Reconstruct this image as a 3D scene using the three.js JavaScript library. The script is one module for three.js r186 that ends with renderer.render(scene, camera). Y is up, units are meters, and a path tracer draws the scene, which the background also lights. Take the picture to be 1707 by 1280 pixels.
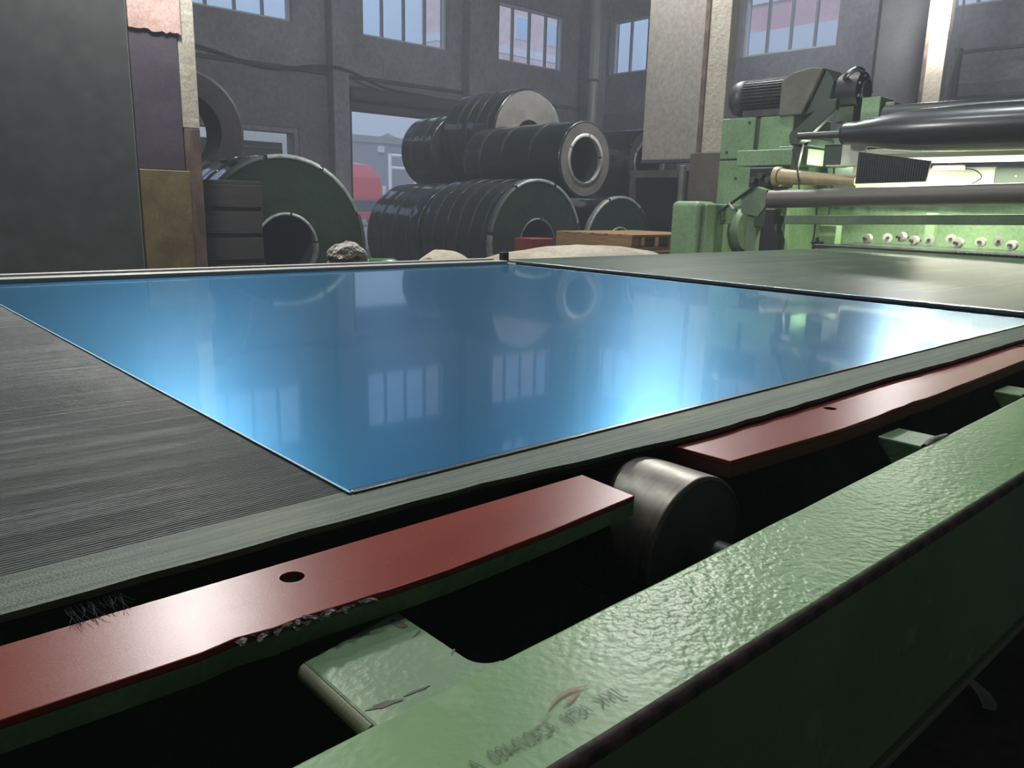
import * as THREE from 'three';
import { RoundedBoxGeometry } from 'three/addons/geometries/RoundedBoxGeometry.js';
import { mergeGeometries } from 'three/addons/utils/BufferGeometryUtils.js';
import { RectAreaLightUniformsLib } from 'three/addons/lights/RectAreaLightUniformsLib.js';

// ---------------------------------------------------------------- camera, sky, sun, exposure
const scene = new THREE.Scene();
const camera = new THREE.PerspectiveCamera(51.64, 1707 / 1280, 0.02, 400);
camera.position.set(0, 1.10, 0);
camera.quaternion.setFromRotationMatrix(new THREE.Matrix4().makeBasis(
  new THREE.Vector3(0.74434, 0.025059, 0.66733), new THREE.Vector3(0.128804, 0.975144, -0.180286), new THREE.Vector3(-0.655261, 0.220149, 0.722611)));
camera.updateMatrixWorld();
scene.add(camera);
const renderer = new THREE.WebGLRenderer({ antialias: true });
renderer.toneMapping = THREE.LinearToneMapping;
renderer.toneMappingExposure = 1.0;
renderer.shadowMap.enabled = true;
renderer.shadowMap.type = THREE.PCFSoftShadowMap;
RectAreaLightUniformsLib.init();
scene.background = new THREE.Color(0.76, 0.98, 1.30);
scene.backgroundIntensity = 1.0;
const sun = new THREE.DirectionalLight(new THREE.Color(1.0, 0.97, 0.96), 3.4);   // hazy sun behind the hall, lights only the yard outside
sun.position.set(-30, 46, 40); sun.target.position.set(20, 0, -20); sun.shadow.radius = 30;
sun.castShadow = true;
Object.assign(sun.shadow.camera, { left: -70, right: 70, top: 70, bottom: -70, near: 1, far: 200 }); sun.shadow.mapSize.set(2048, 2048);
scene.add(sun, sun.target);
const LAMP = 72;            // candela-like strength of each flood lamp
const ROOF_FILL = 82;             // strength of each added, unseen fill lamp under the roof
const TUBE = 170;            // strength of the tube inside the roller machine
const HAZE = 0.012;
if (HAZE > 0) scene.fog = new THREE.FogExp2(new THREE.Color(0.8, 0.85, 0.95), HAZE);

// ---------------------------------------------------------------- helpers
let seed = 7;
const rnd = () => { seed = (seed * 1664525 + 1013904223) >>> 0; return seed / 4294967296; };
const rr = (a, b) => a + (b - a) * rnd();
const V = (x, y, z) => new THREE.Vector3(x, y, z);
const names = new Map();
function numbered(n) { const k = names.get(n) ?? 0; names.set(n, k + 1); return k ? n + '_' + String(k).padStart(3, '0') : n; }
function sh(o) { o.castShadow = true; o.receiveShadow = true; return o; }
function thing(name, label, category, pos = [0, 0, 0], turn = 0, group) {
  const o = new THREE.Group(); o.name = numbered(name); o.position.set(...pos); o.rotation.y = turn;
  o.userData = { label, category }; if (group) o.userData.group = group;
  scene.add(o); return o;
}
function part(name, geo, mat, parent, label) {
  const m = sh(new THREE.Mesh(geo, mat)); m.name = name; if (label) m.userData.label = label; parent.add(m); return m;
}
function piece(name, parent, pos = [0, 0, 0], label) { const o = new THREE.Group(); o.name = name; o.position.set(...pos); if (label) o.userData.label = label; parent.add(o); return o; }
function single(name, geo, mat, label, category, group) {
  const m = sh(new THREE.Mesh(geo, mat)); m.name = numbered(name); m.userData = { label, category }; if (group) m.userData.group = group; scene.add(m); return m;
}
function struct(name, geo, mat, parent) {
  const m = sh(new THREE.Mesh(geo, mat)); m.name = name; if (!parent) m.userData.kind = 'structure'; (parent ?? scene).add(m); return m;
}
// uv in metres by the direction each face looks
function muv(g) {
  if (g.index) g = g.toNonIndexed();
  const p = g.attributes.position, n = g.attributes.normal, uv = new Float32Array(p.count * 2);
  for (let i = 0; i < p.count; i++) {
    const x = Math.abs(n.getX(i)), y = Math.abs(n.getY(i)), z = Math.abs(n.getZ(i));
    if (y >= x && y >= z) { uv[2 * i] = p.getX(i); uv[2 * i + 1] = -p.getZ(i); }
    else if (x >= z) { uv[2 * i] = p.getZ(i); uv[2 * i + 1] = p.getY(i); }
    else { uv[2 * i] = p.getX(i); uv[2 * i + 1] = p.getY(i); }
  }
  g.setAttribute('uv', new THREE.BufferAttribute(uv, 2)); return g;
}
const move = (g, x, y, z) => { g.translate(x, y, z); return g; };
// box by its limits, edges rounded
function bx(x0, x1, y0, y1, z0, z1, r = 0.004) {
  const w = x1 - x0, h = y1 - y0, d = z1 - z0; r = Math.min(r, w * 0.45, h * 0.45, d * 0.45);
  const g = r > 0.0002 ? new RoundedBoxGeometry(w, h, d, 2, r) : new THREE.BoxGeometry(w, h, d);
  return muv(move(g, (x0 + x1) / 2, (y0 + y1) / 2, (z0 + z1) / 2));
}
// cylinder between two points
function rod(a, b, r, r2 = r, seg = 28, open = false) {
  const d = V(...b).sub(V(...a)), L = d.length();
  const g = new THREE.CylinderGeometry(r2, r, L, seg, 1, open);
  g.applyQuaternion(new THREE.Quaternion().setFromUnitVectors(V(0, 1, 0), d.normalize()));
  return move(g, (a[0] + b[0]) / 2, (a[1] + b[1]) / 2, (a[2] + b[2]) / 2);
}
// lathe whose axis is z: profile of [radius, z]
function latheZ(prof, seg = 64, start = 0, len = Math.PI * 2) {
  const g = new THREE.LatheGeometry(prof.map(([r, z]) => new THREE.Vector2(Math.max(r, 1e-5), z)), seg, start, len);
  g.rotateX(Math.PI / 2); return g;
}
function tube(pts, r, seg = 40, rad = 8) { return new THREE.TubeGeometry(new THREE.CatmullRomCurve3(pts.map((p) => V(...p))), seg, r, rad); }
// polygon in (x, y) pushed along z
function slab(pts, depth, bevel = 0, holes = []) {
  const s = new THREE.Shape(pts.map((p) => new THREE.Vector2(...p)));
  for (const h of holes) { const q = new THREE.Path(); if (h.length === 3) q.absarc(h[0], h[1], h[2], 0, Math.PI * 2, true); else { q.moveTo(h[0], h[2]); q.lineTo(h[0], h[3]); q.lineTo(h[1], h[3]); q.lineTo(h[1], h[2]); q.closePath(); } s.holes.push(q); }
  const g = new THREE.ExtrudeGeometry(s, { depth: depth - 2 * bevel, bevelEnabled: bevel > 0, bevelThickness: bevel, bevelSize: bevel, bevelOffset: -bevel, bevelSegments: 2, curveSegments: 24 });
  if (bevel) g.translate(0, 0, bevel);
  return g;
}
// polygon in (z, y) pushed along x
function slabX(pts, x0, depth, bevel = 0, holes = []) { const g = slab(pts.map(([z, y]) => [-z, y]), depth, bevel, holes.map((h) => h.length === 3 ? [-h[0], h[1], h[2]] : [-h[1], -h[0], h[2], h[3]])); g.rotateY(Math.PI / 2); g.translate(x0, 0, 0); return muv(g); }
// polygon in (x, z) pushed up along y
function slabY(pts, y0, depth, bevel = 0, holes = []) { const g = slab(pts.map(([x, z]) => [x, -z]), depth, bevel, holes.map((h) => [h[0], -h[1], h[2]])); g.rotateX(-Math.PI / 2); g.translate(0, y0, 0); return muv(g); }

// ---------------------------------------------------------------- noise and textures
function lattice(n, s) { let k = s >>> 0; const a = new Float32Array(n); for (let i = 0; i < n; i++) { k = (k * 1664525 + 1013904223) >>> 0; a[i] = (k >>> 8) / 16777216; } return a; }
function noise(fx, fy, s) {   // value noise that repeats over the unit square
  const L = lattice(fx * fy, s * 7919 + 13);
  return (u, v) => {
    const x = (u - Math.floor(u)) * fx, y = (v - Math.floor(v)) * fy, i = Math.floor(x), j = Math.floor(y);
    let a = x - i, b = y - j; a = a * a * (3 - 2 * a); b = b * b * (3 - 2 * b);
    const g = (p, q) => L[(p % fx) + (q % fy) * fx];
    return (g(i, j) * (1 - a) + g(i + 1, j) * a) * (1 - b) + (g(i, j + 1) * (1 - a) + g(i + 1, j + 1) * a) * b;
  };
}
function fbm(fx, fy, oct, s) { const n = []; for (let o = 0; o < oct; o++) n.push(noise(fx << o, fy << o, s + o)); return (u, v) => { let t = 0, w = 0.5, sum = 0; for (const f of n) { t += f(u, v) * w; sum += w; w *= 0.5; } return t / sum; }; }
const clamp = (x, a = 0, b = 1) => Math.min(b, Math.max(a, x));
const step = (a, b, x) => { const t = clamp((x - a) / (b - a)); return t * t * (3 - 2 * t); };
function tex(w, h, size, fn, srgb = true) {
  const d = new Uint8Array(w * h * 4);
  for (let y = 0, k = 0; y < h; y++) for (let x = 0; x < w; x++, k += 4) {
    const c = fn(x / w, y / h, x, y);
    if (typeof c === 'number') { d[k] = d[k + 1] = d[k + 2] = clamp(c) * 255; } else { d[k] = clamp(c[0], 0, 255); d[k + 1] = clamp(c[1], 0, 255); d[k + 2] = clamp(c[2], 0, 255); }
    d[k + 3] = 255;
  }
  const t = new THREE.DataTexture(d, w, h); t.wrapS = t.wrapT = THREE.RepeatWrapping; t.magFilter = THREE.LinearFilter; t.minFilter = THREE.LinearMipmapLinearFilter; t.generateMipmaps = true;
  if (srgb) t.colorSpace = THREE.SRGBColorSpace;
  t.repeat.set(1 / size[0], 1 / size[1]); t.needsUpdate = true; return t;
}
const mix = (a, b, t) => [a[0] + (b[0] - a[0]) * t, a[1] + (b[1] - a[1]) * t, a[2] + (b[2] - a[2]) * t];
const std = (o) => new THREE.MeshStandardMaterial({ roughness: 0.6, metalness: 0, ...o });
const phys = (o) => new THREE.MeshPhysicalMaterial({ roughness: 0.5, metalness: 0, ...o });
// two tones mottled by noise
function mottled(a, b, size, s, f = 5, sharp = 0.25) { const n = fbm(f, f, 5, s), m = fbm(f * 12, f * 12, 2, s + 50); return tex(512, 512, size, (u, v) => { const t = step(0.5 - sharp, 0.5 + sharp, n(u, v)); const k = 0.9 + 0.2 * m(u, v); const c = mix(a, b, t); return [c[0] * k, c[1] * k, c[2] * k]; }); }
function grain(f, s, size, w = 256) { const n = fbm(f, f, 4, s); return tex(w, w, size, (u, v) => n(u, v), false); }

// ---------------------------------------------------------------- materials
const M = {};
{
  const wallMap = mottled([126, 125, 131], [144, 143, 149], [3, 3], 3, 4, 0.35), wallBump = grain(40, 9, [1.2, 1.2]);
  M.wall = std({ map: wallMap, bumpMap: wallBump, bumpScale: 0.004, roughness: 0.9 });
  M.wallLow = std({ map: mottled([104, 102, 108], [118, 116, 122], [3, 3], 5, 4, 0.35), bumpMap: wallBump, bumpScale: 0.004, roughness: 0.88 });
  M.ceiling = std({ color: 0x5c5d62, roughness: 0.9 });
  M.floor = std({ map: mottled([66, 64, 60], [86, 83, 78], [2, 2], 11, 6, 0.3), bumpMap: grain(30, 4, [0.8, 0.8]), bumpScale: 0.003, roughness: 0.75 });
  M.whiteFrame = std({ color: 0xc9cdd2, roughness: 0.5 });
  M.mullion = std({ color: 0x8d929c, roughness: 0.6 });
  M.glass = phys({ color: new THREE.Color(0.9, 0.95, 1), roughness: 0.02, transmission: 1, thickness: 0, ior: 1.5 });
  M.darkFrame = std({ color: 0x3c3c42, roughness: 0.7 });
  M.film = phys({ color: new THREE.Color(0.008, 0.34, 0.68), metalness: 0.88, roughness: 0.25, clearcoat: 0.55, clearcoatRoughness: 0.045 });
  M.steelEdge = std({ color: 0xaeb4ba, metalness: 1, roughness: 0.22 });
  M.bareSteel = std({ color: 0x8d9196, metalness: 1, roughness: 0.35 });
  // belt: ribs every 2 mm along x
  const along = noise(24, 512, 31), pit = fbm(64, 64, 3, 37);
  const n1 = fbm(3, 24, 5, 41), n2 = noise(10, 512, 43), n3 = fbm(24, 24, 3, 47), n4 = noise(6, 900, 49), n5 = fbm(6, 8, 4, 51);
  const beltColor = (u, v) => {
    const base = mix([44, 58, 50], [66, 80, 68], step(0.3, 0.7, n1(u, v)));
    const str = step(0.72, 0.95, n2(u, v)) * step(0.45, 0.7, n5(u, v)); const dk = step(0.8, 0.97, n4(u, v)) * step(0.5, 0.62, n5(u + 0.37, v + 0.2)); const st = step(0.66, 0.74, n5(u + 0.2, v + 0.6)) * 0.35;
    let c = mix(base, [150, 150, 138], str * 0.75); c = mix(c, [30, 36, 32], dk * 0.7); c = mix(c, [48, 58, 50], st); const k = 0.88 + 0.24 * n3(u, v);
    return [c[0] * k, c[1] * k, c[2] * k];
  };
  const beltMap = tex(1024, 1024, [3, 2.1], beltColor);
  const beltRough = tex(512, 512, [3, 2.1], (u, v) => 0.26 + 0.26 * n1(u, v) + 0.12 * n5(u + 0.5, v), false);
  M.belt = std({ map: beltMap, bumpMap: tex(512, 512, [0.2, 0.06], (u, v) => 0.6 * pit(u, v) + 0.4 * along(u, v), false), bumpScale: 0.0002, roughnessMap: beltRough, roughness: 1 });
  const weave = fbm(90, 160, 3, 53);
  M.beltMargin = std({ map: tex(1024, 128, [1.6, 0.09], (u, v) => { const k = 0.75 + 0.5 * weave(u, v); const c = mix([50, 76, 57], [80, 102, 76], step(0.3, 0.7, n1(u, v))); const y = step(0.6, 0.75, n5(u, 0.3)) * step(0.35, 0.2, Math.abs(v - 0.25)) * 0.3; const d = mix(c, [150, 150, 92], y); return [d[0] * k, d[1] * k, d[2] * k]; }), bumpMap: tex(512, 256, [0.12, 0.06], (u, v) => weave(u, v), false), bumpScale: 0.0006, roughness: 0.55 });
  M.beltSide = std({ color: 0x141a18, roughness: 0.9 });
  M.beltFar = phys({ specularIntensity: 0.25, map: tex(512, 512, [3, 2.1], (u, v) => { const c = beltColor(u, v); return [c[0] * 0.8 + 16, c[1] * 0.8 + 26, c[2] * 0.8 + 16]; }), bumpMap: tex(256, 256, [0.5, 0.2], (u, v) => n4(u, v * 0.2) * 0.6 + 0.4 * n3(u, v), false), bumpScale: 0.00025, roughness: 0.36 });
  // red laminate strip
  const r1 = fbm(4, 4, 5, 61), r2 = noise(400, 7, 63), r3 = noise(9, 300, 65), spk = noise(256, 256, 67);
  M.red = phys({ map: tex(1024, 256, [0.8, 0.2], (u, v) => { const c = mix([128, 39, 21], [150, 56, 33], r1(u, v)); const s = step(0.86, 0.98, r3(u, v)) * 0.18; const q = step(0.955, 0.99, spk(u, v)) * 0.5; return mix(mix(c, [190, 140, 120], s), [220, 200, 180], q * 0.5); }), bumpMap: tex(512, 256, [0.25, 0.12], (u, v) => 0.6 * r3(u, v) + 0.4 * spk(u, v), false), bumpScale: 0.00008, roughness: 0.32, specularIntensity: 0.5 });
  M.redSide = std({ map: mottled([84, 112, 78], [104, 130, 94], [0.2, 0.2], 98, 4), roughness: 0.55 });
  M.redEnd = std({ color: 0x6a3626, roughness: 0.65 });
  M.chip = std({ map: mottled([70, 62, 58], [116, 104, 98], [0.03, 0.03], 71, 4), bumpMap: grain(8, 72, [0.02, 0.02]), bumpScale: 0.002, roughness: 0.7 });
  // green machine paint, thick and dimpled like orange peel
  const g1 = fbm(5, 5, 5, 81), g2 = fbm(14, 14, 4, 83), g3 = noise(40, 300, 85), g4 = fbm(30, 30, 3, 87);
  const paint = (a, b) => (u, v) => { let c = mix(a, b, step(0.3, 0.7, g1(u, v))); c = mix(c, [196, 205, 180], step(0.62, 0.8, g4(u, v)) * step(0.5, 0.7, g2(u + 0.3, v)) * 0.25); return c; };
  const peel = tex(512, 512, [0.12, 0.12], (u, v) => { const a = fbmPeel(u, v); return a; }, false);
  function fbmPeel(u, v) { return 0.65 * g4(u, v) + 0.35 * g2(u, v); }
  const dimple = fbm(330, 22, 3, 88), dim2 = fbm(110, 8, 2, 89);
  const railBump = tex(2048, 128, [1.4, 0.0875], (u, v) => { const x = u * 1.4, e = 0.22 + 0.78 * step(0.31, 0.44, x) * (1 - 0.5 * step(0.75, 1.0, x)); return 0.5 + (0.7 * dimple(u, v) + 0.3 * dim2(u, v) - 0.5) * e; }, false);
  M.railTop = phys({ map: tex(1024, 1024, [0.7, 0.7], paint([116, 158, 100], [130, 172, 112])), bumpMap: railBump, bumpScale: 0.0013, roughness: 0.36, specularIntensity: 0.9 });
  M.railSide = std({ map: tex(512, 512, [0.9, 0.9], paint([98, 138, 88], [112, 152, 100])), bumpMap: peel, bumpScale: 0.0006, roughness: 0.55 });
  M.bracket = phys({ map: tex(512, 512, [0.3, 0.3], (u, v) => { let c = mix([108, 144, 100], [138, 166, 122], step(0.35, 0.65, g1(u, v))); return c; }), bumpMap: peel, bumpScale: 0.0006, roughness: 0.42 });
  M.wornEdge = std({ map: mottled([56, 44, 42], [104, 84, 78], [0.06, 0.06], 91, 4), bumpMap: grain(10, 92, [0.06, 0.06]), bumpScale: 0.0005, roughness: 0.65 });
  M.chipDark = std({ map: mottled([66, 58, 56], [96, 86, 80], [0.04, 0.04], 93, 4), roughness: 0.6 });
  M.green = std({ map: mottled([120, 152, 112], [136, 168, 126], [0.8, 0.8], 95, 4), roughness: 0.45 });
  M.greenDull = std({ map: mottled([98, 124, 92], [114, 138, 106], [0.5, 0.5], 97, 5), roughness: 0.5 });
  M.greenDark = std({ color: 0x3a4a3c, roughness: 0.5 });
  const b1 = noise(3, 300, 101), b2 = fbm(60, 60, 2, 103);
  M.roller = std({ map: tex(256, 512, [1, 1], (u, v) => { const k = 0.85 + 0.3 * b2(u, v); const c = mix([104, 100, 92], [124, 120, 110], b1(u, v)); return [c[0] * k, c[1] * k, c[2] * k]; }), metalness: 0.85, roughness: 0.42 });
  M.rollerEnd = std({ color: 0x5c5f60, metalness: 0.25, roughness: 0.45 });
  M.edgeHighlight = std({ map: mottled([150, 156, 124], [184, 184, 156], [0.05, 0.05], 167, 4), roughness: 0.4 });  // paler than the bracket: the edge highlight is put into the colour
  M.edgeGlint = std({ color: 0xa9dbe6, roughness: 0.4 });  // lamplight caught by the sheet edge, put into the colour
  M.pit = std({ map: mottled([52, 66, 56], [66, 80, 68], [0.4, 0.4], 99, 4), roughness: 0.85 });
  // coil wrap
  const w1 = fbm(4, 40, 4, 111), w2 = fbm(12, 12, 4, 113);
  M.wrap = phys({ color: 0x121d18, roughness: 0.2, bumpMap: tex(512, 512, [1, 1], (u, v) => 0.5 * w1(u, v) + 0.5 * w2(u, v), false), bumpScale: 0.006, clearcoat: 1, clearcoatRoughness: 0.07 });
  M.face = std({ map: mottled([24, 42, 32], [33, 54, 40], [0.9, 0.9], 115, 4), bumpMap: grain(9, 116, [0.5, 0.5]), bumpScale: 0.006, roughness: 0.42 });
  M.darkFace = std({ color: 0x151d1a, roughness: 0.4 });
  M.guard = std({ map: mottled([84, 94, 88], [126, 134, 126], [0.3, 0.3], 117, 5), roughness: 0.5, metalness: 0.3 });
  M.guardDark = std({ color: 0x3d4742, roughness: 0.5, metalness: 0.2 });
  M.core = std({ color: 0x23272c, roughness: 0.7 });
  const c1 = noise(256, 2, 121);
  M.greyFace = std({ map: mottled([104, 102, 98], [120, 118, 112], [0.6, 0.6], 122, 4), roughness: 0.6 });
  M.purpleGrey = std({ map: mottled([58, 55, 62], [68, 65, 70], [0.8, 0.8], 123, 4), roughness: 0.55, metalness: 0.2 });
  M.paleRing = std({ color: 0xb4b4ae, roughness: 0.45, metalness: 0.3 });
  // columns and panels
  M.panelLeft = std({ map: mottled([96, 101, 98], [99, 104, 101], [2.5, 2.5], 131, 3, 0.4), roughness: 0.6 });
  M.panelPale = std({ map: mottled([141, 137, 127], [146, 142, 132], [1.4, 1.4], 133, 4), roughness: 0.6 });
  M.panelGrey = std({ map: mottled([74, 75, 76], [84, 85, 85], [1.4, 1.4], 134, 4), roughness: 0.6 });
  M.pink = std({ map: mottled([176, 146, 136], [196, 168, 156], [0.6, 0.6], 135, 5), bumpMap: grain(12, 136, [0.3, 0.3]), bumpScale: 0.0015, roughness: 0.85 });
  M.darkBand = std({ map: mottled([62, 55, 66], [74, 66, 76], [0.5, 0.5], 137, 5), roughness: 0.7 });
  M.yellow = std({ map: mottled([96, 84, 52], [116, 102, 66], [0.5, 0.5], 139, 5), roughness: 0.7 });
  M.postPale = std({ map: mottled([158, 152, 136], [172, 166, 150], [0.4, 0.6], 141, 5), bumpMap: grain(10, 142, [0.3, 0.3]), bumpScale: 0.003, roughness: 0.75 });
  M.rust = std({ map: mottled([78, 62, 56], [110, 92, 78], [0.3, 0.5], 143, 5), roughness: 0.8 });
  M.brown = std({ map: mottled([82, 76, 66], [94, 88, 78], [0.6, 0.6], 145, 4), roughness: 0.7 });
  const o1 = noise(6, 60, 151), o2 = fbm(8, 8, 4, 153);
  M.wood = std({ map: tex(256, 256, [0.8, 0.2], (u, v) => { const c = mix([120, 92, 56], [160, 128, 84], o1(u, v)); const k = 0.85 + 0.3 * o2(u, v); return [c[0] * k, c[1] * k, c[2] * k]; }), roughness: 0.75 });
  M.woodDark = std({ map: tex(256, 256, [0.8, 0.2], (u, v) => { const c = mix([44, 44, 44], [66, 62, 60], o1(u, v)); return c; }), roughness: 0.8 });
  M.paper = std({ map: mottled([150, 140, 118], [172, 162, 140], [0.9, 0.9], 155, 4), bumpMap: grain(6, 156, [0.5, 0.5]), bumpScale: 0.006, roughness: 0.65 });
  M.bag = std({ map: mottled([120, 112, 96], [168, 160, 146], [0.2, 0.2], 157, 6), bumpMap: grain(8, 158, [0.15, 0.15]), bumpScale: 0.015, roughness: 0.4 });
  M.motor = std({ map: mottled([70, 72, 72], [88, 90, 88], [0.4, 0.4], 161, 5), roughness: 0.45, metalness: 0.3 });
  M.motorGuard = std({ map: mottled([104, 102, 92], [118, 116, 106], [0.4, 0.4], 163, 4), roughness: 0.55 });
  M.black = std({ color: 0x1a1c1e, roughness: 0.5 });
  M.rubber = phys({ color: 0x2e3735, roughness: 0.36, clearcoat: 0.5, clearcoatRoughness: 0.2 });
  M.rollDark = std({ color: 0x6a665e, roughness: 0.5, metalness: 0.15 });
  M.beige = std({ map: mottled([176, 160, 118], [196, 180, 136], [0.3, 0.3], 165, 4), roughness: 0.45 });
  M.whiteLit = std({ color: 0xd7dccb, roughness: 0.5 });
  M.redHose = std({ color: 0xb53422, roughness: 0.5 });
  M.cable = std({ color: 0x222224, roughness: 0.6 });
  M.lens = std({ color: 0xffffff, emissive: new THREE.Color(1, 0.97, 0.9), emissiveIntensity: 14, roughness: 0.4 });
  M.lensDim = std({ color: 0xffffff, emissive: new THREE.Color(0.95, 0.98, 1), emissiveIntensity: 3, roughness: 0.4 });
  M.tubeGlow = std({ color: 0xffffff, emissive: new THREE.Color(0.95, 1, 0.86), emissiveIntensity: 3.0, roughness: 0.4 });
  M.paperScrap = std({ color: 0xb9b9b2, roughness: 0.8, side: THREE.DoubleSide });
}

// ---------------------------------------------------------------- the hall
const XL = -9, XR = 17.3, ZB = -16, ZF = 7, HT = 9;
const SILL = 4.62, HEAD = 6.0;
const backHoles = [[1.98, 4.28, SILL, HEAD], [5.92, 8.23, SILL, HEAD], [9.88, 12.22, SILL, HEAD], [13.78, 16.12, SILL, HEAD], [14.2, 15.32, 7.05, 7.95]];
struct('floor', bx(XL - 0.4, XR + 0.4, -0.3, 0, ZB - 0.4, ZF + 0.4, 0), M.floor);
struct('ceiling', bx(XL - 0.4, XR + 0.4, HT, HT + 0.3, ZB - 0.4, ZF + 0.4, 0), M.ceiling);
{
  // back wall, with openings for windows, gateway and side door
  const g = slab([[XL - 0.4, 0], [5.8, 0], [5.8, 2.45], [8.17, 2.45], [8.17, 0], [9.46, 0], [9.46, 3.07], [12.5, 3.07], [12.5, 0], [XR + 0.4, 0], [XR + 0.4, HT], [XL - 0.4, HT]], 0.35, 0, backHoles);
  g.translate(0, 0, ZB - 0.35); struct('wall_back', muv(g), M.wall);
  // end wall
  const endHoles = [[-15.45, -13.1, SILL, HEAD], [-11.36, -9.0, SILL, HEAD], [-6.75, -5.0, 5.02, 6.3]];
  struct('wall_end', slabX([[ZB, 0], [ZF + 0.4, 0], [ZF + 0.4, HT], [ZB, HT]], XR, 0.35, 0, endHoles), M.wall);
  struct('wall_left', bx(XL - 0.4, XL, 0, HT, ZB, ZF, 0), M.wall);
  struct('wall_front', bx(XL - 0.4, XR + 0.01, 0, HT, ZF, ZF + 0.4, 0), M.wall);
  // darker painted lower zone as a thin render coat, and pilasters
  struct('trim_1', slab([[XL, 0.02], [5.7, 0.02], [5.7, 2.55], [8.27, 2.55], [8.27, 0.02], [9.36, 0.02], [9.36, 3.17], [12.6, 3.17], [12.6, 0.02], [XR, 0.02], [XR, 3.62], [XL, 3.72]], 0.03).translate(0, 0, ZB), M.wallLow);
  struct('trim_2', bx(XL, XR, 3.68, 3.76, ZB, ZB + 0.06, 0.01), M.darkFrame);
  [[8.95, 9.34], [12.62, 13.1], [4.9, 5.35], [1.0, 1.45]].forEach(([a, b], i) => struct('trim_' + (3 + i), bx(a, b, 0, HT, ZB, ZB + 0.3, 0.02), M.wall));
  struct('trim_7', bx(16.75, XR, 0, HT, ZB, ZB + 0.45, 0.02), M.wall);
  struct('trim_8', bx(XR - 0.3, XR, 0, HT, -12.75, -12.2, 0.02), M.wall);
  struct('trim_9', bx(XR - 0.3, XR, 0, HT, -8.5, -8.0, 0.02), M.wall);
  struct('trim_10', bx(XR - 0.06, XR, 0.02, 3.6, ZB + 0.46, ZF, 0.01), M.wallLow);
}
// windows: frame, three mullions, four panes each
function windowAt(n, w, h, panes, place) {
  const g = new THREE.Group(); g.name = 'window_' + n; g.userData.kind = 'structure'; scene.add(g); place(g);
  const f = 0.06;
  part('frame', mergeGeometries([bx(0, w, 0, f, -0.05, 0.05), bx(0, w, h - f, h, -0.05, 0.05), bx(0, f, f, h - f, -0.05, 0.05), bx(w - f, w, f, h - f, -0.05, 0.05)]), M.whiteFrame, g);
  for (let i = 1; i < panes; i++) part('mullion', bx(w * i / panes - 0.025, w * i / panes + 0.025, f, h - f, -0.04, 0.04), M.mullion, g);
  for (let i = 0; i < panes; i++) part('pane', bx(w * i / panes + 0.03, w * (i + 1) / panes - 0.03, f, h - f, -0.002, 0.002, 0), M.glass, g);
}
backHoles.forEach(([a, b, c, d], i) => windowAt(i + 1, b - a, d - c, i === 4 ? 2 : 4, (g) => g.position.set(a, c, ZB - 0.18)));
[[-15.45, -13.1, SILL, HEAD], [-11.36, -9.0, SILL, HEAD], [-6.75, -5.0, 5.02, 6.3]].forEach(([a, b, c, d], i) => windowAt(6 + i, b - a, d - c, 4, (g) => { g.position.set(XR + 0.18, c, a); g.rotation.y = -Math.PI / 2; }));
{
  const d1 = new THREE.Group(); d1.name = 'door_1'; d1.userData.kind = 'structure'; scene.add(d1);
  part('frame', mergeGeometries([bx(9.36, 9.5, 0, 3.17, ZB - 0.36, ZB + 0.1), bx(12.46, 12.6, 0, 3.17, ZB - 0.36, ZB + 0.1), bx(9.36, 12.6, 3.05, 3.2, ZB - 0.36, ZB + 0.1)]), M.darkFrame, d1);
  part('rolled_shutter', rod([9.4, 3.36, ZB + 0.16], [12.6, 3.36, ZB + 0.16], 0.15, 0.15, 24), M.darkFrame, d1);
  const d2 = new THREE.Group(); d2.name = 'door_2'; d2.userData.kind = 'structure'; scene.add(d2);
  part('leaf', bx(5.82, 8.0, 0, 2.25, ZB - 0.3, ZB - 0.22), M.face, d2);
  for (const y of [0.5, 1.1, 1.7, 2.1]) part('rail', bx(5.84, 7.98, y, y + 0.06, ZB - 0.22, ZB - 0.18), M.greenDark, d2);
}
// rainwater pipe in the corner and a cable on the wall
{
  const t = thing('drain_pipe', 'pale vertical drain pipe in the corner where the two walls meet', 'pipe', [16.6, 0, ZB + 0.62]);
  part('pipe', rod([0, 0, 0], [0, 8.8, 0], 0.13, 0.13, 24), M.paleRing, t);
  for (const y of [2.2, 4.4, 6.6]) part('clamp', latheZ([[0.13, -0.03], [0.15, -0.03], [0.15, 0.03], [0.13, 0.03]], 24).rotateX(Math.PI / 2).translate(0, y, 0), M.darkFrame, t);
  single('cable', tube([[4.5, 4.05, ZB + 0.09], [6.3, 3.86, ZB + 0.09], [7.6, 3.66, ZB + 0.1], [9.0, 3.82, ZB + 0.34], [10.2, 3.55, ZB + 0.3], [11.6, 3.5, ZB + 0.12], [13, 3.3, ZB + 0.36], [16, 3.2, ZB + 0.12]], 0.03, 60), M.cable, 'thin dark cable sagging along the back wall above the gateway', 'cable');
}

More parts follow.
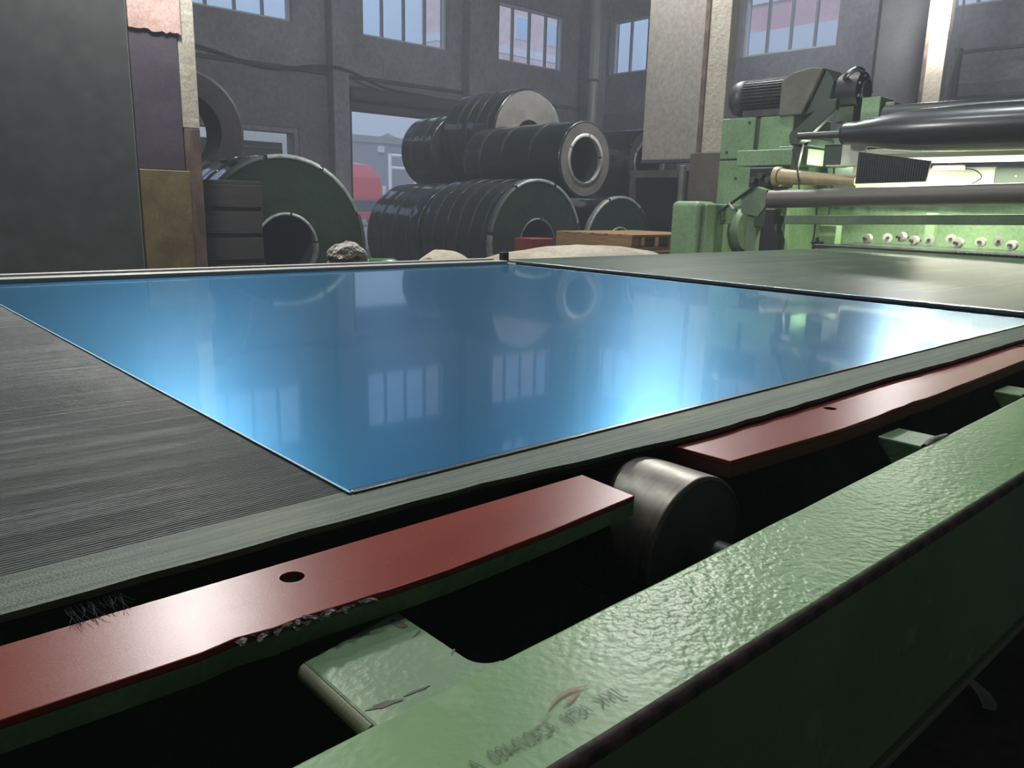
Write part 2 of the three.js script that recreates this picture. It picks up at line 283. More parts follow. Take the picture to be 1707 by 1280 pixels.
// ---------------------------------------------------------------- columns with panels and flood lamps
function floodLamp(label, pos, turn, power) {   // big glowing bulb under a small cap on a short arm
  const t = thing('flood_lamp', label, 'lamp', pos, turn);
  part('bulb', new THREE.LatheGeometry([[0.001, -0.2], [0.07, -0.18], [0.12, -0.1], [0.125, 0.02], [0.09, 0.12], [0.05, 0.16]].map((q) => new THREE.Vector2(...q)), 28), M.lens, t, 'glowing bulb');
  part('cap', new THREE.LatheGeometry([[0.055, 0.12], [0.1, 0.17], [0.09, 0.24], [0.04, 0.27], [0.001, 0.27]].map((q) => new THREE.Vector2(...q)), 28), M.black, t);
  part('arm', tube([[0, 0.26, 0], [0, 0.34, 0], [0.1, 0.38, 0], [0.3, 0.38, 0]], 0.02, 16), M.black, t);
  const l = new THREE.PointLight(new THREE.Color(1, 0.985, 0.97), LAMP * power, 0, 2); l.position.set(0, -0.04, 0); l.castShadow = true; l.shadow.radius = 6; t.add(l);
  return t;
}
{
  const c = thing('column', 'near left hall column with pink plaster, dark band and yellow base', 'column', [0, 0, 0]);
  part('core', bx(1.6, 1.82, 0, 8.9, -5.4, -5.04), M.rust, c);
  const jag = []; for (let i = 0; i <= 14; i++) jag.push([1.86 - 0.29 * i / 14, 2.02 + rr(-0.007, 0.007)]);
  part('pink_plaster', muv(slab([[1.57, 7.9], [1.86, 7.9], ...jag], 0.035).translate(0, 0, -5.04)), M.pink, c, 'peeling pink plaster');
  part('dark_band', bx(1.57, 1.84, 1.25, 2.06, -5.06, -5.015, 0.004), M.darkBand, c, 'dark purple painted band');
  part('yellow_base', bx(1.57, 1.86, 0, 1.25, -5.08, -5.0, 0.006), M.yellow, c, 'worn yellow painted base');
  part('edge_angle', bx(1.845, 1.945, 1.5, 7.9, -5.1, -5.02, 0.006), M.postPale, c, 'pale corner angle');
  part('edge_angle', bx(1.85, 1.945, 0, 1.5, -5.1, -5.02, 0.006), M.rust, c, 'rusty lower corner angle');
  const p = thing('partition_cabinet', 'tall plain grey green sheet metal cabinet filling the left edge', 'cabinet', [0, 0, 0]);
  part('body', bx(-2.6, 1.475, 0, 5.4, -5.5, -4.72, 0.01), M.panelLeft, p);
  part('plinth', bx(-2.6, 1.46, 0, 0.1, -4.72, -4.705, 0.003), M.greenDark, p);
  floodLamp('flood lamp high on the near left column', [1.56, 3.3, -4.55], 0.2, 0.32);
}
function farColumn(x, label, panelLabel, zs, sheetM) {
  const c = thing('column', label, 'column', [x, 0, 0]);
  part('post', bx(0, 0.16, 1.74, 8.9, -5.68, -5.4, 0.01), M.postPale, c);
  part('flange', bx(-0.03, 0, 1.74, 8.9, -5.72, -5.665, 0.004), M.rust, c, 'rusty flange edge');
  part('lower_cover', bx(-0.05, 0.2, 0, 1.74, -5.78, -5.35, 0.01), M.brown, c, 'brown lower cover');
  const p = thing('wall_panel', panelLabel, 'panel', [sheetM === M.panelGrey ? x + 0.5 : x, 0, 0]);
  part('sheet', bx(0, 0.08, 1.68, 8.0, zs[0], zs[1], 0.006), sheetM, p);
  part('stiffener', bx(0.08, 0.16, 1.7, 8.0, zs[0] + 0.1, zs[0] + 0.16, 0.004), M.panelPale, p);
  part('bottom_angle', bx(-0.01, 0.1, 1.64, 1.68, zs[0], zs[1], 0.004), M.darkFrame, p);
  return c;
}
farColumn(8, 'middle hall column with pale post and brown lower cover', 'large pale beige panel hanging beside the middle column', [-6.54, -5.73], M.panelPale);
farColumn(13.9, 'far right hall column carrying the glaring lamp', 'grey panel beside the far right column, above the machine roll', [-6.73, -5.96], M.panelGrey);
floodLamp('flood lamp high on the middle column', [7.55, 5.1, -5.75], 0, 0.75);
floodLamp('glaring flood lamp at the top right, on the far column', [13.6, 4.3, -5.45], 0, 0.3);
// added fill lamps, unseen above the frame, to brighten the hall and table
for (const [i, x, z] of [[0, -3.5, -12], [1, 15, -9], [2, 5, -3.6], [3, 0.5, -5]]) {
  const t = thing('roof_fill_lamp', ['added unseen fill lamp under the roof at far left, beyond the cabinet', 'added unseen fill lamp under the roof above the end wall', 'added unseen fill lamp under the roof above the blue sheet', 'added unseen fill lamp under the roof above the ribbed belt'][i], 'lamp', [x, 8.1, z]);
  part('shade', new THREE.LatheGeometry([[0.06, 0.4], [0.1, 0.3], [0.3, 0.0], [0.31, 0.0], [0.11, 0.32], [0.07, 0.42]].map((q) => new THREE.Vector2(...q)), 32), M.motor, t);
  part('lens', rod([0, 0.03, 0], [0, 0.045, 0], 0.27, 0.27, 32), M.lensDim, t); part('rod', rod([0, 0.4, 0], [0, 0.9, 0], 0.02, 0.02, 10), M.motor, t);
  const l = new THREE.SpotLight(new THREE.Color(0.93, 0.97, 1), ROOF_FILL, 0, 1.35, 0.8, 2); l.position.set(0, 0.0, 0); l.castShadow = true; l.shadow.radius = 12; l.target.position.set(0, -5, 0); t.add(l, l.target);
}
{
  const p = thing('wall_panel', 'dull grey panel at the right edge behind the machine roll', 'panel', [15.5, 0, 0]);
  part('sheet', bx(0, 0.08, 0.5, 5.0, -4.4, -2.4, 0.006), M.greyFace, p);
  part('leg', bx(0, 0.08, 0, 0.5, -4.3, -4.2, 0.004), M.darkFrame, p); part('leg', bx(0, 0.08, 0, 0.5, -2.6, -2.5, 0.004), M.darkFrame, p);
  const q = thing('hoist_frame', 'dim dark frame of cables and bars behind the lamp post', 'frame', [16.4, 0, 0]);
  part('post', bx(0, 0.1, 0, 4.1, -6.2, -6.1), M.darkFrame, q); part('post', bx(0, 0.1, 0, 4.1, -4.7, -4.6), M.darkFrame, q);
  for (const y of [2.5, 2.9, 3.2, 4.0]) part('bar', bx(0.01, 0.09, y, y + 0.06, -6.1, -4.7), M.darkFrame, q);
  single('hanging_cable', tube([[14.6, 4.6, -5.5], [14.62, 3.9, -5.48], [14.58, 3.0, -5.55], [14.6, 1.4, -5.6], [14.7, 0.02, -5.6]], 0.02, 40), M.paleRing, 'thin pale cable hanging down right of the lamp post', 'cable');
}

// ---------------------------------------------------------------- table, belt, sheet
const TOP = 0.848;
{
  const t = thing('conveyor_belt', 'dark ribbed conveyor belt under the blue sheet', 'conveyor belt', [0, 0, 0]);
  { // ribs every 4 mm, worn lower in places; plain under the sheet and far to the left
    const x0 = -0.8, x1 = 0.40, nx = 26, z0 = -0.592, n = 478, pos = [], idx = [], wear = noise(9, 239, 401), wide = fbm(5, 12, 3, 403);
    const prof = [[0, -0.0011], [0.2, -0.0011], [0.4, -0.0001], [0.55, 0], [0.72, -0.0001]];
    for (let k = 0; k < n; k++) for (const [f, h] of prof) for (let i = 0; i <= nx; i++) { const u = i / nx, v = k / n; const w = h < -0.001 ? 1 : 0.5 * wear(u, v) * step(0.35, 0.7, wide(u, v)) + 0.12 * wear(u * 3, v * 4); pos.push(x0 + (x1 - x0) * u, h < -0.001 ? TOP + h : TOP + h - 0.0006 * w, z0 - (k + f) * 0.0042); }
    for (let r = 0; r < n * 5 - 1; r++) for (let i = 0; i < nx; i++) { const a = r * (nx + 1) + i, b = a + nx + 1; idx.push(a, a + 1, b, b, a + 1, b + 1); }
    const g = new THREE.BufferGeometry(); g.setAttribute('position', new THREE.Float32BufferAttribute(pos, 3)); g.setIndex(idx); g.computeVertexNormals();
    const uv = new Float32Array(pos.length / 3 * 2); for (let i = 0; i < pos.length / 3; i++) { uv[2 * i] = pos[3 * i]; uv[2 * i + 1] = -pos[3 * i + 2]; } g.setAttribute('uv', new THREE.BufferAttribute(uv, 2));
    part('ribbed_face', g, M.belt, t);
    part('covered_face', bx(0.4, 2.33, TOP - 0.0055, TOP - 0.0002, -2.6, -0.592, 0), M.belt, t); part('covered_face', bx(-3.2, -0.8, TOP - 0.0055, TOP - 0.0002, -2.6, -0.592, 0), M.belt, t);
  }
  const edge = []; for (let i = 0; i <= 150; i++) { const x = -3.2 + 5.53 * i / 150; edge.push([x, -0.536 + 0.026 * step(0.3, 0.8, x) + rr(-0.0016, 0.0016) + 0.002 * Math.sin(x * 9)]); }
  part('smooth_margin', slabY([...edge, [2.33, -0.5915], [-3.2, -0.5915]], TOP - 0.0055, 0.0053), M.beltMargin, t, 'worn smooth edge without ribs');
  part('under_layer', slabY([...edge.map(([x, z]) => [x, z - 0.003]), [2.33, -2.6], [-3.2, -2.6]], TOP - 0.012, 0.0058), M.beltSide, t);
  // frayed threads along the belt edge
  const fr = []; for (let i = 0; i < 60; i++) { const cl = i < 34; const x = cl ? rr(0.1, 0.135) : rr(-0.1, 1.4); const L = cl ? rr(0.018, 0.036) : rr(0.003, 0.008); const z = -0.535 + 0.026 * step(0.3, 0.8, x); fr.push(tube([[x, TOP - 0.006, z - 0.002], [x + rr(-0.002, 0.002), TOP - 0.006, z + L * 0.5], [x + rr(-0.005, 0.005), cl ? 0.8425 : TOP - 0.006, z + L]], 0.0002, 5, 4)); }
  const f = part('frayed_thread', mergeGeometries(fr), M.beltSide, t); f.userData.kind = 'stuff';
  const s = thing('belt_table', 'dark steel table frame carrying the ribbed belt', 'table', [0, 0, 0]);
  part('bed_plate', bx(-3.2, 2.31, TOP - 0.024, TOP - 0.0122, -2.6, -0.62, 0), M.pit, s);
  part('side_beam', bx(-3.2, 2.31, 0.5, TOP - 0.0242, -0.72, -0.64, 0.004), M.pit, s);
  part('side_beam', bx(-3.2, 2.31, 0.5, TOP - 0.0242, -2.6, -2.52, 0.004), M.pit, s);
  for (const [x, z] of [[-3.1, -0.7], [-0.6, -0.7], [2.2, -0.7], [-3.1, -2.56], [-0.6, -2.56], [2.2, -2.56]]) part('leg', bx(x - 0.06, x + 0.06, 0, 0.5, z - 0.05, z + 0.05, 0.004), M.pit, s);
  part('skirt', bx(-3.2, 2.31, 0.05, 0.5, -0.7, -0.68, 0), M.pit, s);
  // far side rails
  const r = thing('side_rail', 'worn pale double rail along the far edge of the blue sheet', 'rail', [0, 0, 0]);
  part('rail_strip', bx(-3.2, 2.32, 0.8, 0.866, -2.735, -2.70, 0.003), M.paleRing, r);
  part('groove_strip', bx(-3.2, 2.32, 0.8, 0.856, -2.70, -2.665, 0.001), M.rust, r);
  part('rail_strip', bx(-3.2, 2.32, 0.8, 0.862, -2.665, -2.605, 0.003), M.paleRing, r);
  part('rail_post', bx(-2.9, -2.8, 0, 0.8, -2.73, -2.62), M.pit, r); part('rail_post', bx(2.1, 2.2, 0, 0.8, -2.73, -2.62), M.pit, r);
  const k = thing('corner_stop', 'small black stop block at the far corner of the blue sheet', 'stop', [2.345, 0.866, -2.66]);
  part('block', bx(-0.016, 0.016, -0.01, 0.03, -0.016, 0.016, 0.004), M.black, k); part('bolt', rod([0, 0.03, 0], [0, 0.038, 0], 0.007, 0.007, 6), M.bareSteel, k);
}
{
  const t = thing('metal_sheet', 'large square metal sheet covered with glossy blue film', 'sheet', [0.341, TOP + 0.0002, -2.58]);
  // gently bowed plate, 2 m by 2 m
  const n = 80, g = new THREE.BoxGeometry(1.978, 0.0016, 1.992, n, 1, n); const p = g.attributes.position;
  const bow = (x, z) => 0.0011 * Math.exp(-(((x - 0.55) / 0.32) ** 2)) * (0.5 - 0.5 * Math.cos((z + 0.99) * 3.1)) + 0.0004 * Math.sin(x * 3 + 1) * Math.sin(z * 4);
  for (let i = 0; i < p.count; i++) p.setY(i, p.getY(i) + 0.0008 + Math.max(0, bow(p.getX(i), p.getZ(i))));
  g.computeVertexNormals(); g.translate(0.989, 0, 0.996); part('film_face', g, M.film, t);
  part('trimmed_edge', bx(0.001, 1.978, 0.0001, 0.0018, 1.9925, 1.999, 0.0004), M.steelEdge, t, 'bare steel trimmed edge');
  part('cut_edge', bx(-0.003, -0.0001, 0, 0.0018, 0.001, 1.998, 0.0005), M.edgeGlint, t, 'cut edge with its glint painted pale cyan');
}
{
  const t = thing('outfeed_table', 'grey green belt table reaching from the sheet to the machine', 'table', [0, 0, 0]);
  const B = part('belt_face', bx(2.42, 5.62, 0.846, 0.858, -2.72, -0.5, 0.003), M.beltFar, t);
  part('lip_strip', bx(2.385, 2.418, 0.848, 0.859, -2.72, -0.5, 0.002), M.steelEdge, t, 'bright steel lip');
  part('front_roll', rod([2.40, 0.80, -2.7], [2.40, 0.80, -0.5], 0.042, 0.042, 24), M.pit, t);
  part('bed', bx(2.45, 5.6, 0.6, 0.8455, -2.7, -0.55, 0.004), M.pit, t);
  for (const [x, z] of [[2.6, -0.7], [5.4, -0.7], [2.6, -2.6], [5.4, -2.6]]) part('leg', bx(x - 0.06, x + 0.06, 0, 0.6, z - 0.06, z + 0.06), M.pit, t);
}

// ---------------------------------------------------------------- red strips, roller, green rail
const SY = 0.84, ST = 0.014;
const lerpList = (L, x) => { if (x <= L[0][0]) return L[0][1]; for (let i = 1; i < L.length; i++) if (x <= L[i][0]) { const t = (x - L[i - 1][0]) / (L[i][0] - L[i - 1][0]); return L[i - 1][1] + (L[i][1] - L[i - 1][1]) * t; } return L[L.length - 1][1]; };
function redStrip(name, label, pts, holes, endMat) {
  const t = thing(name, label, 'strip', [0, 0, 0]);
  part('top_face', slabY(pts, SY - 0.005, 0.005, 0.0009, holes), M.red, t);
  const inset = pts.map(([x, z]) => [x, z]);
  part('backing_bar', slabY(inset, SY - 0.0052 - ST, ST, 0.0006, holes), endMat, t, 'dark edge below the red face');
  return t;
}
{
  const near = []; for (let i = 0; i <= 60; i++) { const x = 0.553 - 1.35 * i / 60; const chip = x > 0.165 && x < 0.262; near.push([x, lerpList([[-0.8, -0.434], [0.05, -0.431], [0.21, -0.426], [0.33, -0.4235], [0.44, -0.428], [0.553, -0.437]], x) - (chip ? rr(0.0005, 0.004) : 0)]); }
  const s1 = redStrip('wear_strip', 'long red laminate strip in the left foreground with a chipped edge', [[-0.8, -0.513], [0.558, -0.508], ...near], [[0.234, -0.484, 0.0095]], M.redSide);
  const chips = []; for (let i = 0; i < 26; i++) { const x = 0.17 + 0.09 * i / 26 + rr(0, 0.003); const g = new THREE.DodecahedronGeometry(rr(0.002, 0.004), 0); g.scale(2.2, 0.6, 1); g.rotateY(rr(0, 3)); g.translate(x, SY - rr(0.0012, 0.004), lerpList([[0.17, -0.4295], [0.26, -0.4265]], x) + rr(-0.003, 0.001)); chips.push(g); }
  part('chipped_edge', muv(mergeGeometries(chips)), M.chip, s1, 'broken grey edge').userData.kind = 'stuff';
  const near2 = []; for (let i = 0; i <= 50; i++) { const x = 2.6 - 1.885 * i / 50; near2.push([x, lerpList([[0.715, -0.44], [0.93, -0.427], [1.25, -0.43], [1.7, -0.443], [2.6, -0.446]], x) - ((x > 1.08 && x < 1.2) || (x > 1.3 && x < 1.38) ? rr(0.0005, 0.004) : 0)]); }
  redStrip('wear_strip', 'red laminate strip beyond the roller end, with bright glare', [[0.712, -0.511], [2.6, -0.511], ...near2], [[1.028, -0.487, 0.0095], [1.874, -0.500, 0.0095]], M.redEnd);
}
{
  const t = thing('conveyor_roller', 'steel roller end showing between the two red strips', 'roller', [0.651, 0.758, 0]);
  part('barrel', latheZ([[0.02, -0.62], [0.0775, -0.62], [0.0799, -0.618], [0.0799, -0.434], [0.079, -0.4305], [0.076, -0.43]], 72), M.roller, t);
  part('end_face', latheZ([[0.0765, -0.431], [0.07, -0.4345], [0.03, -0.4345], [0.026, -0.43], [0.0, -0.43]], 64), M.rollerEnd, t, 'dark end face');
  part('axle', rod([0, 0, -0.43], [0, 0, -0.36], 0.02, 0.02, 28), M.rollerEnd, t);
  const b = thing('roller_bearing', 'dark bearing block under the steel roller end', 'bearing', [0.651, 0, 0]);
  part('block', bx(-0.05, 0.05, 0.69, 0.7375, -0.40, -0.365, 0.004), M.pit, b);
  part('stand', bx(-0.03, 0.03, 0, 0.69, -0.40, -0.365, 0.002), M.pit, b);
}
const inner = (x) => -0.330 - 0.031 * (x - 0.15);
{
  const t = thing('frame_rail', 'thick green painted steel rail across the lower right foreground', 'rail', [0, 0, 0]);
  const N = 60, in_ = [], out_ = [];
  for (let i = 0; i <= N; i++) { const x = -0.7 + 3.5 * i / N; in_.push([x, inner(x) + rr(-0.0005, 0.0005)]); out_.push([2.8 - 3.5 * i / N, -0.2435]); }
  part('top_plate', slabY([...in_, ...out_], 0.806, 0.014, 0.0025), M.railTop, t);
  part('front_face', bx(-0.7, 2.8, 0.612, 0.8125, -0.251, -0.239, 0.003), M.railSide, t);
  part('back_face', bx(-0.7, 2.8, 0.612, 0.8055, -0.318, -0.31, 0.002), M.pit, t);
  // worn primer showing along the outer edge: a rounded corner of uneven width
  const pos = [], idx = [], K = 240, S = 6, wornN = fbm(22, 3, 3, 411);
  for (let i = 0; i <= K; i++) { const x = -0.7 + 3.5 * i / K, w = 0.0042 + 0.004 * wornN(i / K, 0.3), d = 0.007 + 0.003 * wornN(i / K, 0.7);
    for (let j = 0; j <= S; j++) { const a = j / S * Math.PI / 2; pos.push(x, 0.8204 - d + d * Math.cos(a), -0.2386 - w + w * Math.sin(a)); } }
  for (let i = 0; i < K; i++) for (let j = 0; j < S; j++) { const a = i * (S + 1) + j, b = a + S + 1; idx.push(a, a + 1, b, b, a + 1, b + 1); }
  const eg = new THREE.BufferGeometry(); eg.setAttribute('position', new THREE.Float32BufferAttribute(pos, 3)); eg.setIndex(idx); eg.computeVertexNormals();
  part('worn_edge', muv(eg), M.wornEdge, t, 'dark worn outer edge');
  part('bottom_flange', bx(-0.7, 2.8, 0.603, 0.612, -0.3, -0.233, 0.002), M.greenDull, t);
  for (const x of [-0.5, 0.45, 2.6]) part('leg', bx(x - 0.04, x + 0.04, 0, 0.603, -0.31, -0.255, 0.003), M.pit, t);
  // mirrored print left by a coil: thin ink on the paint
  const cv = document.createElement('canvas'); cv.width = 1024; cv.height = 256; const c = cv.getContext('2d');
  c.clearRect(0, 0, 1024, 256); c.fillStyle = 'rgba(52,88,50,0.9)'; c.font = '86px sans-serif'; c.textBaseline = 'alphabetic';
  for (const [w, a, b] of [['JYK', 12, 120], ['ASTM', 166, 282], ['A240/A480', 326, 604], ['A', 642, 684]]) { c.save(); c.translate(a, 198); c.scale((b - a) / c.measureText(w).width, 1); c.fillText(w, 0, 0); c.restore(); }
  c.fillStyle = 'rgba(158,92,70,0.6)';
  c.beginPath(); c.moveTo(92, 66); c.bezierCurveTo(130, 22, 230, 40, 310, 104); c.bezierCurveTo(235, 66, 165, 52, 128, 74); c.closePath(); c.fill();
  c.beginPath(); c.moveTo(116, 78); c.lineTo(150, 74); c.lineTo(232, 104); c.lineTo(196, 112); c.closePath(); c.fill();
  c.beginPath(); c.moveTo(96, 62); c.lineTo(62, 66); c.lineTo(94, 72); c.closePath(); c.fill();
  c.fillStyle = 'rgba(150,130,96,0.35)'; c.beginPath(); c.moveTo(300, 100); c.bezierCurveTo(350, 124, 400, 132, 450, 134); c.bezierCurveTo(390, 150, 330, 132, 290, 108); c.closePath(); c.fill();
  const tx = new THREE.CanvasTexture(cv); tx.colorSpace = THREE.SRGBColorSpace; tx.magFilter = THREE.LinearFilter;
  const q = new THREE.PlaneGeometry(0.165, 0.040); const uv = q.attributes.uv; for (let i = 0; i < uv.count; i++) uv.setX(i, 1 - uv.getX(i));
  q.rotateX(-Math.PI / 2); q.rotateY(-0.05); q.translate(0.2505, 0.8201, -0.2745);
  const m = std({ map: tx, transparent: true, roughness: 0.5, depthWrite: false, polygonOffset: true, polygonOffsetFactor: -1 });
  const pm = part('mirrored_print', q, m, t, 'faint mirrored stencil lettering and red swoosh'); pm.castShadow = false;
}
function chipPatch(x, z, a, b, y, parent, turn = 0) { const pts = []; for (let i = 0; i < 14; i++) { const t = i / 14 * Math.PI * 2, k = rr(0.6, 1.1); pts.push([x + Math.cos(t) * a * k, z + Math.sin(t) * b * k]); } const g = slabY(pts, y, 0.0003); g.translate(-x, 0, -z); g.rotateY(turn); g.translate(x, 0, z); part('paint_chip', g, M.chipDark, parent); }
{
  const t = thing('support_bracket', 'flat green bracket plate under the near red strip', 'bracket', [0, 0, 0]);
  const arc = []; for (let i = 0; i <= 8; i++) { const a = i / 8 * Math.PI / 2; arc.push([0.2855 + 0.016 * (1 - Math.cos(a)), -0.353 + 0.017 * Math.sin(a)]); }
  part('plate', slabY([[0.2045, -0.412], [0.2845, -0.428], ...arc, [0.302, -0.326], [0.2045, -0.326]], 0.8055, 0.0143, 0.002), M.bracket, t);
  part('rolled_edge', rod([0.2068, 0.8125, -0.412], [0.2068, 0.8125, -0.334], 0.0066, 0.0066, 16), M.edgeHighlight, t, 'rounded edge with its highlight painted pale');
  part('rib', slabX([[-0.412, 0.806], [-0.34, 0.806], [-0.34, 0.72]], 0.24, 0.012, 0.001), M.bracket, t);
  chipPatch(0.2755, -0.412, 0.0045, 0.008, 0.8198, t, 0.2); chipPatch(0.219, -0.343, 0.011, 0.003, 0.8198, t, -0.2); chipPatch(0.24, -0.342, 0.010, 0.0014, 0.8198, t, -0.1); chipPatch(0.279, -0.395, 0.006, 0.0011, 0.8198, t, 0.5); chipPatch(0.2835, -0.362, 0.004, 0.001, 0.8198, t, 0.6);
}
function gusset(x0, x1, label) {
  const t = thing('gusset_bracket', label, 'bracket', [0, 0, 0]);
  const z1 = inner(x0) + 0.02;
  part('web', slabX([[-0.416, 0.8185], [-0.416, 0.811], [z1, 0.715], [z1, 0.8185]], x0, x1 - x0, 0.0025), M.bracket, t);
  part('top_weld', tube([[x0, 0.8175, inner(x0) - 0.001], [(x0 + x1) / 2, 0.8195, inner(x0) - 0.004], [x1 + 0.01, 0.8175, inner(x1) - 0.001]], 0.0045, 24, 8), M.postPale, t);
}
gusset(1.022, 1.088, 'tapered green gusset on the rail, the nearer of two beyond the roller');
gusset(1.46, 1.53, 'tapered green gusset on the rail at the right edge, the farther of two');
{
  const pts = []; for (let i = 0; i <= 12; i++) { const a = i / 12; pts.push([1.80 + 0.19 * a, -0.50 + 0.09 * a + 0.05 * Math.sin(a * 5)]); }
  const g = new THREE.PlaneGeometry(0.12, 0.03, 20, 4); g.rotateX(-Math.PI / 2); const p = g.attributes.position; for (let i = 0; i < p.count; i++) { const u = p.getX(i) / 0.06; p.setY(i, 0.012 + 0.02 * u * u + 0.004 * Math.sin(p.getZ(i) * 60 + u * 3)); p.setZ(i, p.getZ(i) - 0.03 * u * u); } g.computeVertexNormals(); g.rotateY(0.6); g.translate(1.915, 0.002, -0.455);
  single('paper_strip', g, M.paperScrap, 'curled white paper strip lying on the floor below the green rail', 'paper');
  single('cardboard_scrap', slabY([[1.945, -0.535], [1.985, -0.55], [2.0, -0.51], [1.955, -0.50]], 0.001, 0.006), M.yellow, 'small yellowish scrap on the floor beside the paper strip', 'scrap');
}

// ---------------------------------------------------------------- coils
function coil(label, x, y, z, r, hole, width, o = {}) {
  const t = thing('steel_coil', label, 'coil', [x, y, z], 0);
  const prof = [], steps = 18; const amp = o.smooth ? 0.002 : 0.005;
  prof.push([r - 0.03, -width]); prof.push([r - 0.008, -width + 0.003]);
  for (let i = 0; i <= steps; i++) prof.push([r - 0.004 + amp * (rnd() - 0.5), -width + 0.02 + (width - 0.04) * i / steps]);
  prof.push([r - 0.008, -0.003]); prof.push([r - 0.03, 0]);
  const barrel = latheZ(prof, 96); const uv = barrel.attributes.uv; for (let i = 0; i < uv.count; i++) uv.setXY(i, uv.getX(i) * 6.28 * r, uv.getY(i) * width);
  part('wrap', barrel, o.wrap ?? M.wrap, t);
  const fp = []; for (let i = 0; i <= 10; i++) fp.push([r - 0.03 + (hole - r + 0.03) * i / 10, 0.001 * Math.sin(i * 2.2)]);
  part('side_face', muv(latheZ(fp.reverse(), 96)), o.face ?? M.face, t);
  part('back_face', muv(latheZ([[hole, -width], [r - 0.03, -width]].reverse(), 64)), o.face ?? M.face, t);
  part('core', latheZ([[hole, -width], [hole, 0]], 64), M.core, t);
  const ring = (r0, r1, a0, a1, z0, z1, m) => part('edge_guard', latheZ([[r0, z1], [r0, z0], [r1, z0], [r1, z1], [r0, z1]].reverse(), Math.max(6, Math.round((a1 - a0) * 14)), a0, a1 - a0), m, t);
  if (o.guards) { let a = o.start ?? 0.2; const k = o.guards; for (let i = 0; i < k; i++) { const L = Math.PI * 2 / k; ring(r - 0.028, r + 0.004, a, a + L - 0.05, -0.06, 0.006, i % 3 === 1 ? M.guardDark : M.guard); a += L; } }
  if (o.inner) { const k = 5; for (let i = 0; i < k; i++) { const L = Math.PI * 2 / k; ring(hole - 0.006, hole + (o.innerW ?? 0.016), i * L + 0.5, i * L + 0.5 + L - 0.06, -0.05, 0.006, o.inner); } }
  for (const b of o.bands ?? []) part('strap', latheZ([[r - 0.008, b - 0.018], [r + 0.004, b - 0.016], [r + 0.004, b + 0.016], [r - 0.008, b + 0.018]], 96), o.band ?? M.wrap, t);
  return t;
}
// bottom row
coil('dark green coil at left of the gateway, face with pale rim and round hole', 2.97, 0.72, -6.0, 0.72, 0.262, 1.1, { guards: 9, inner: M.guard, start: 0.6, bands: [-0.3, -0.7] });
coil('big wrapped green coil at the bottom of the middle stack', 6.22, 0.694, -6.5, 0.69, 0.255, 1.25, { guards: 7, inner: M.guardDark, start: 0.1, bands: [-0.14, -0.36, -0.58, -0.8, -1.02] });
coil('wrapped coil behind the big bottom coil of the middle stack', 6.2, 0.67, -7.86, 0.665, 0.255, 1.1, { bands: [-0.2, -0.5, -0.8] });
coil('small green coil at right of the big bottom coil, above the wooden pallets', 7.62, 0.62, -6.5, 0.615, 0.235, 1.1, { guards: 6, inner: M.guard, start: 0.4 });
// upper rows
coil('wrapped coil with grey face and white ring round its hole', 6.95, 1.625, -6.5, 0.435, 0.262, 1.72, { face: M.greyFace, wrap: M.wrap, inner: M.paleRing, innerW: 0.03, bands: [-0.5, -1.0, -1.4] });
coil('topmost coil of the middle stack with a plain grey face', 7.73, 1.985, -8.3, 0.655, 0.25, 1.12, { face: M.greyFace, bands: [-0.15, -0.38, -0.6, -0.8] });
coil('dark wrapped coil at the left end of the upper row, behind the others', 7.42, 1.83, -9.45, 0.51, 0.25, 0.75, { face: M.darkFace, bands: [-0.2, -0.5] });
coil('dark coil behind the beige panel, only its pale rim showing', 8.98, 1.70, -7.2, 0.465, 0.30, 0.9, { face: M.purpleGrey, inner: M.paleRing, innerW: 0.03, smooth: true });
coil('dark coil under the one behind the beige panel', 9.0, 0.622, -7.2, 0.61, 0.25, 0.9, { smooth: true });
coil('dark coil at the back of the bottom row, under the grey faced coil', 7.62, 0.665, -8.0, 0.66, 0.25, 1.2, { smooth: true });
coil('dark coil at the back of the bottom row, under the leftmost upper coil', 7.42, 0.66, -9.5, 0.655, 0.25, 0.9, { smooth: true });
// upright grey coil behind the left column and the coil it stands on
coil('bare grey steel coil with big hole half hidden by the left column', 2.67, 1.655, -7.2, 0.52, 0.31, 0.35, { face: M.purpleGrey, wrap: M.purpleGrey, smooth: true });
coil('dark coil low behind the pallet stack, under the bare grey coil', 2.5, 0.564, -7.2, 0.56, 0.25, 0.9, {});
// chocks under the rolling coils are hidden; dark stack of skids in front of the left coil
{
  const ord = ['topmost', 'second from the top', 'third from the top', 'fourth from the top', 'fifth from the top', 'sixth from the top', 'lowest'];
  const proto = new THREE.Group();
  for (let i = 0; i < 4; i++) part('deck_board', bx(0, 0.42, 0.12, 0.142, 0.02 + i * 0.24, 0.21 + i * 0.24, 0.003), M.woodDark, proto);
  for (let i = 0; i < 3; i++) part('bearer', bx(0, 0.42, 0.0, 0.119, 0.05 + i * 0.4, 0.14 + i * 0.4, 0.003), M.woodDark, proto);
  for (let k = 0; k < 7; k++) { const o = proto.clone(); o.name = numbered('wooden_skid'); o.userData = { label: `dark wooden skid, ${ord[6 - k]} in the stack beside the left column`, category: 'pallet', group: 'dark skids stacked before the left coil' }; o.position.set(2.03 + rr(-0.012, 0.012), 0.002 + k * 0.173, -5.98); o.scale.set(0.93, 1.2, 0.8); scene.add(o); }
}
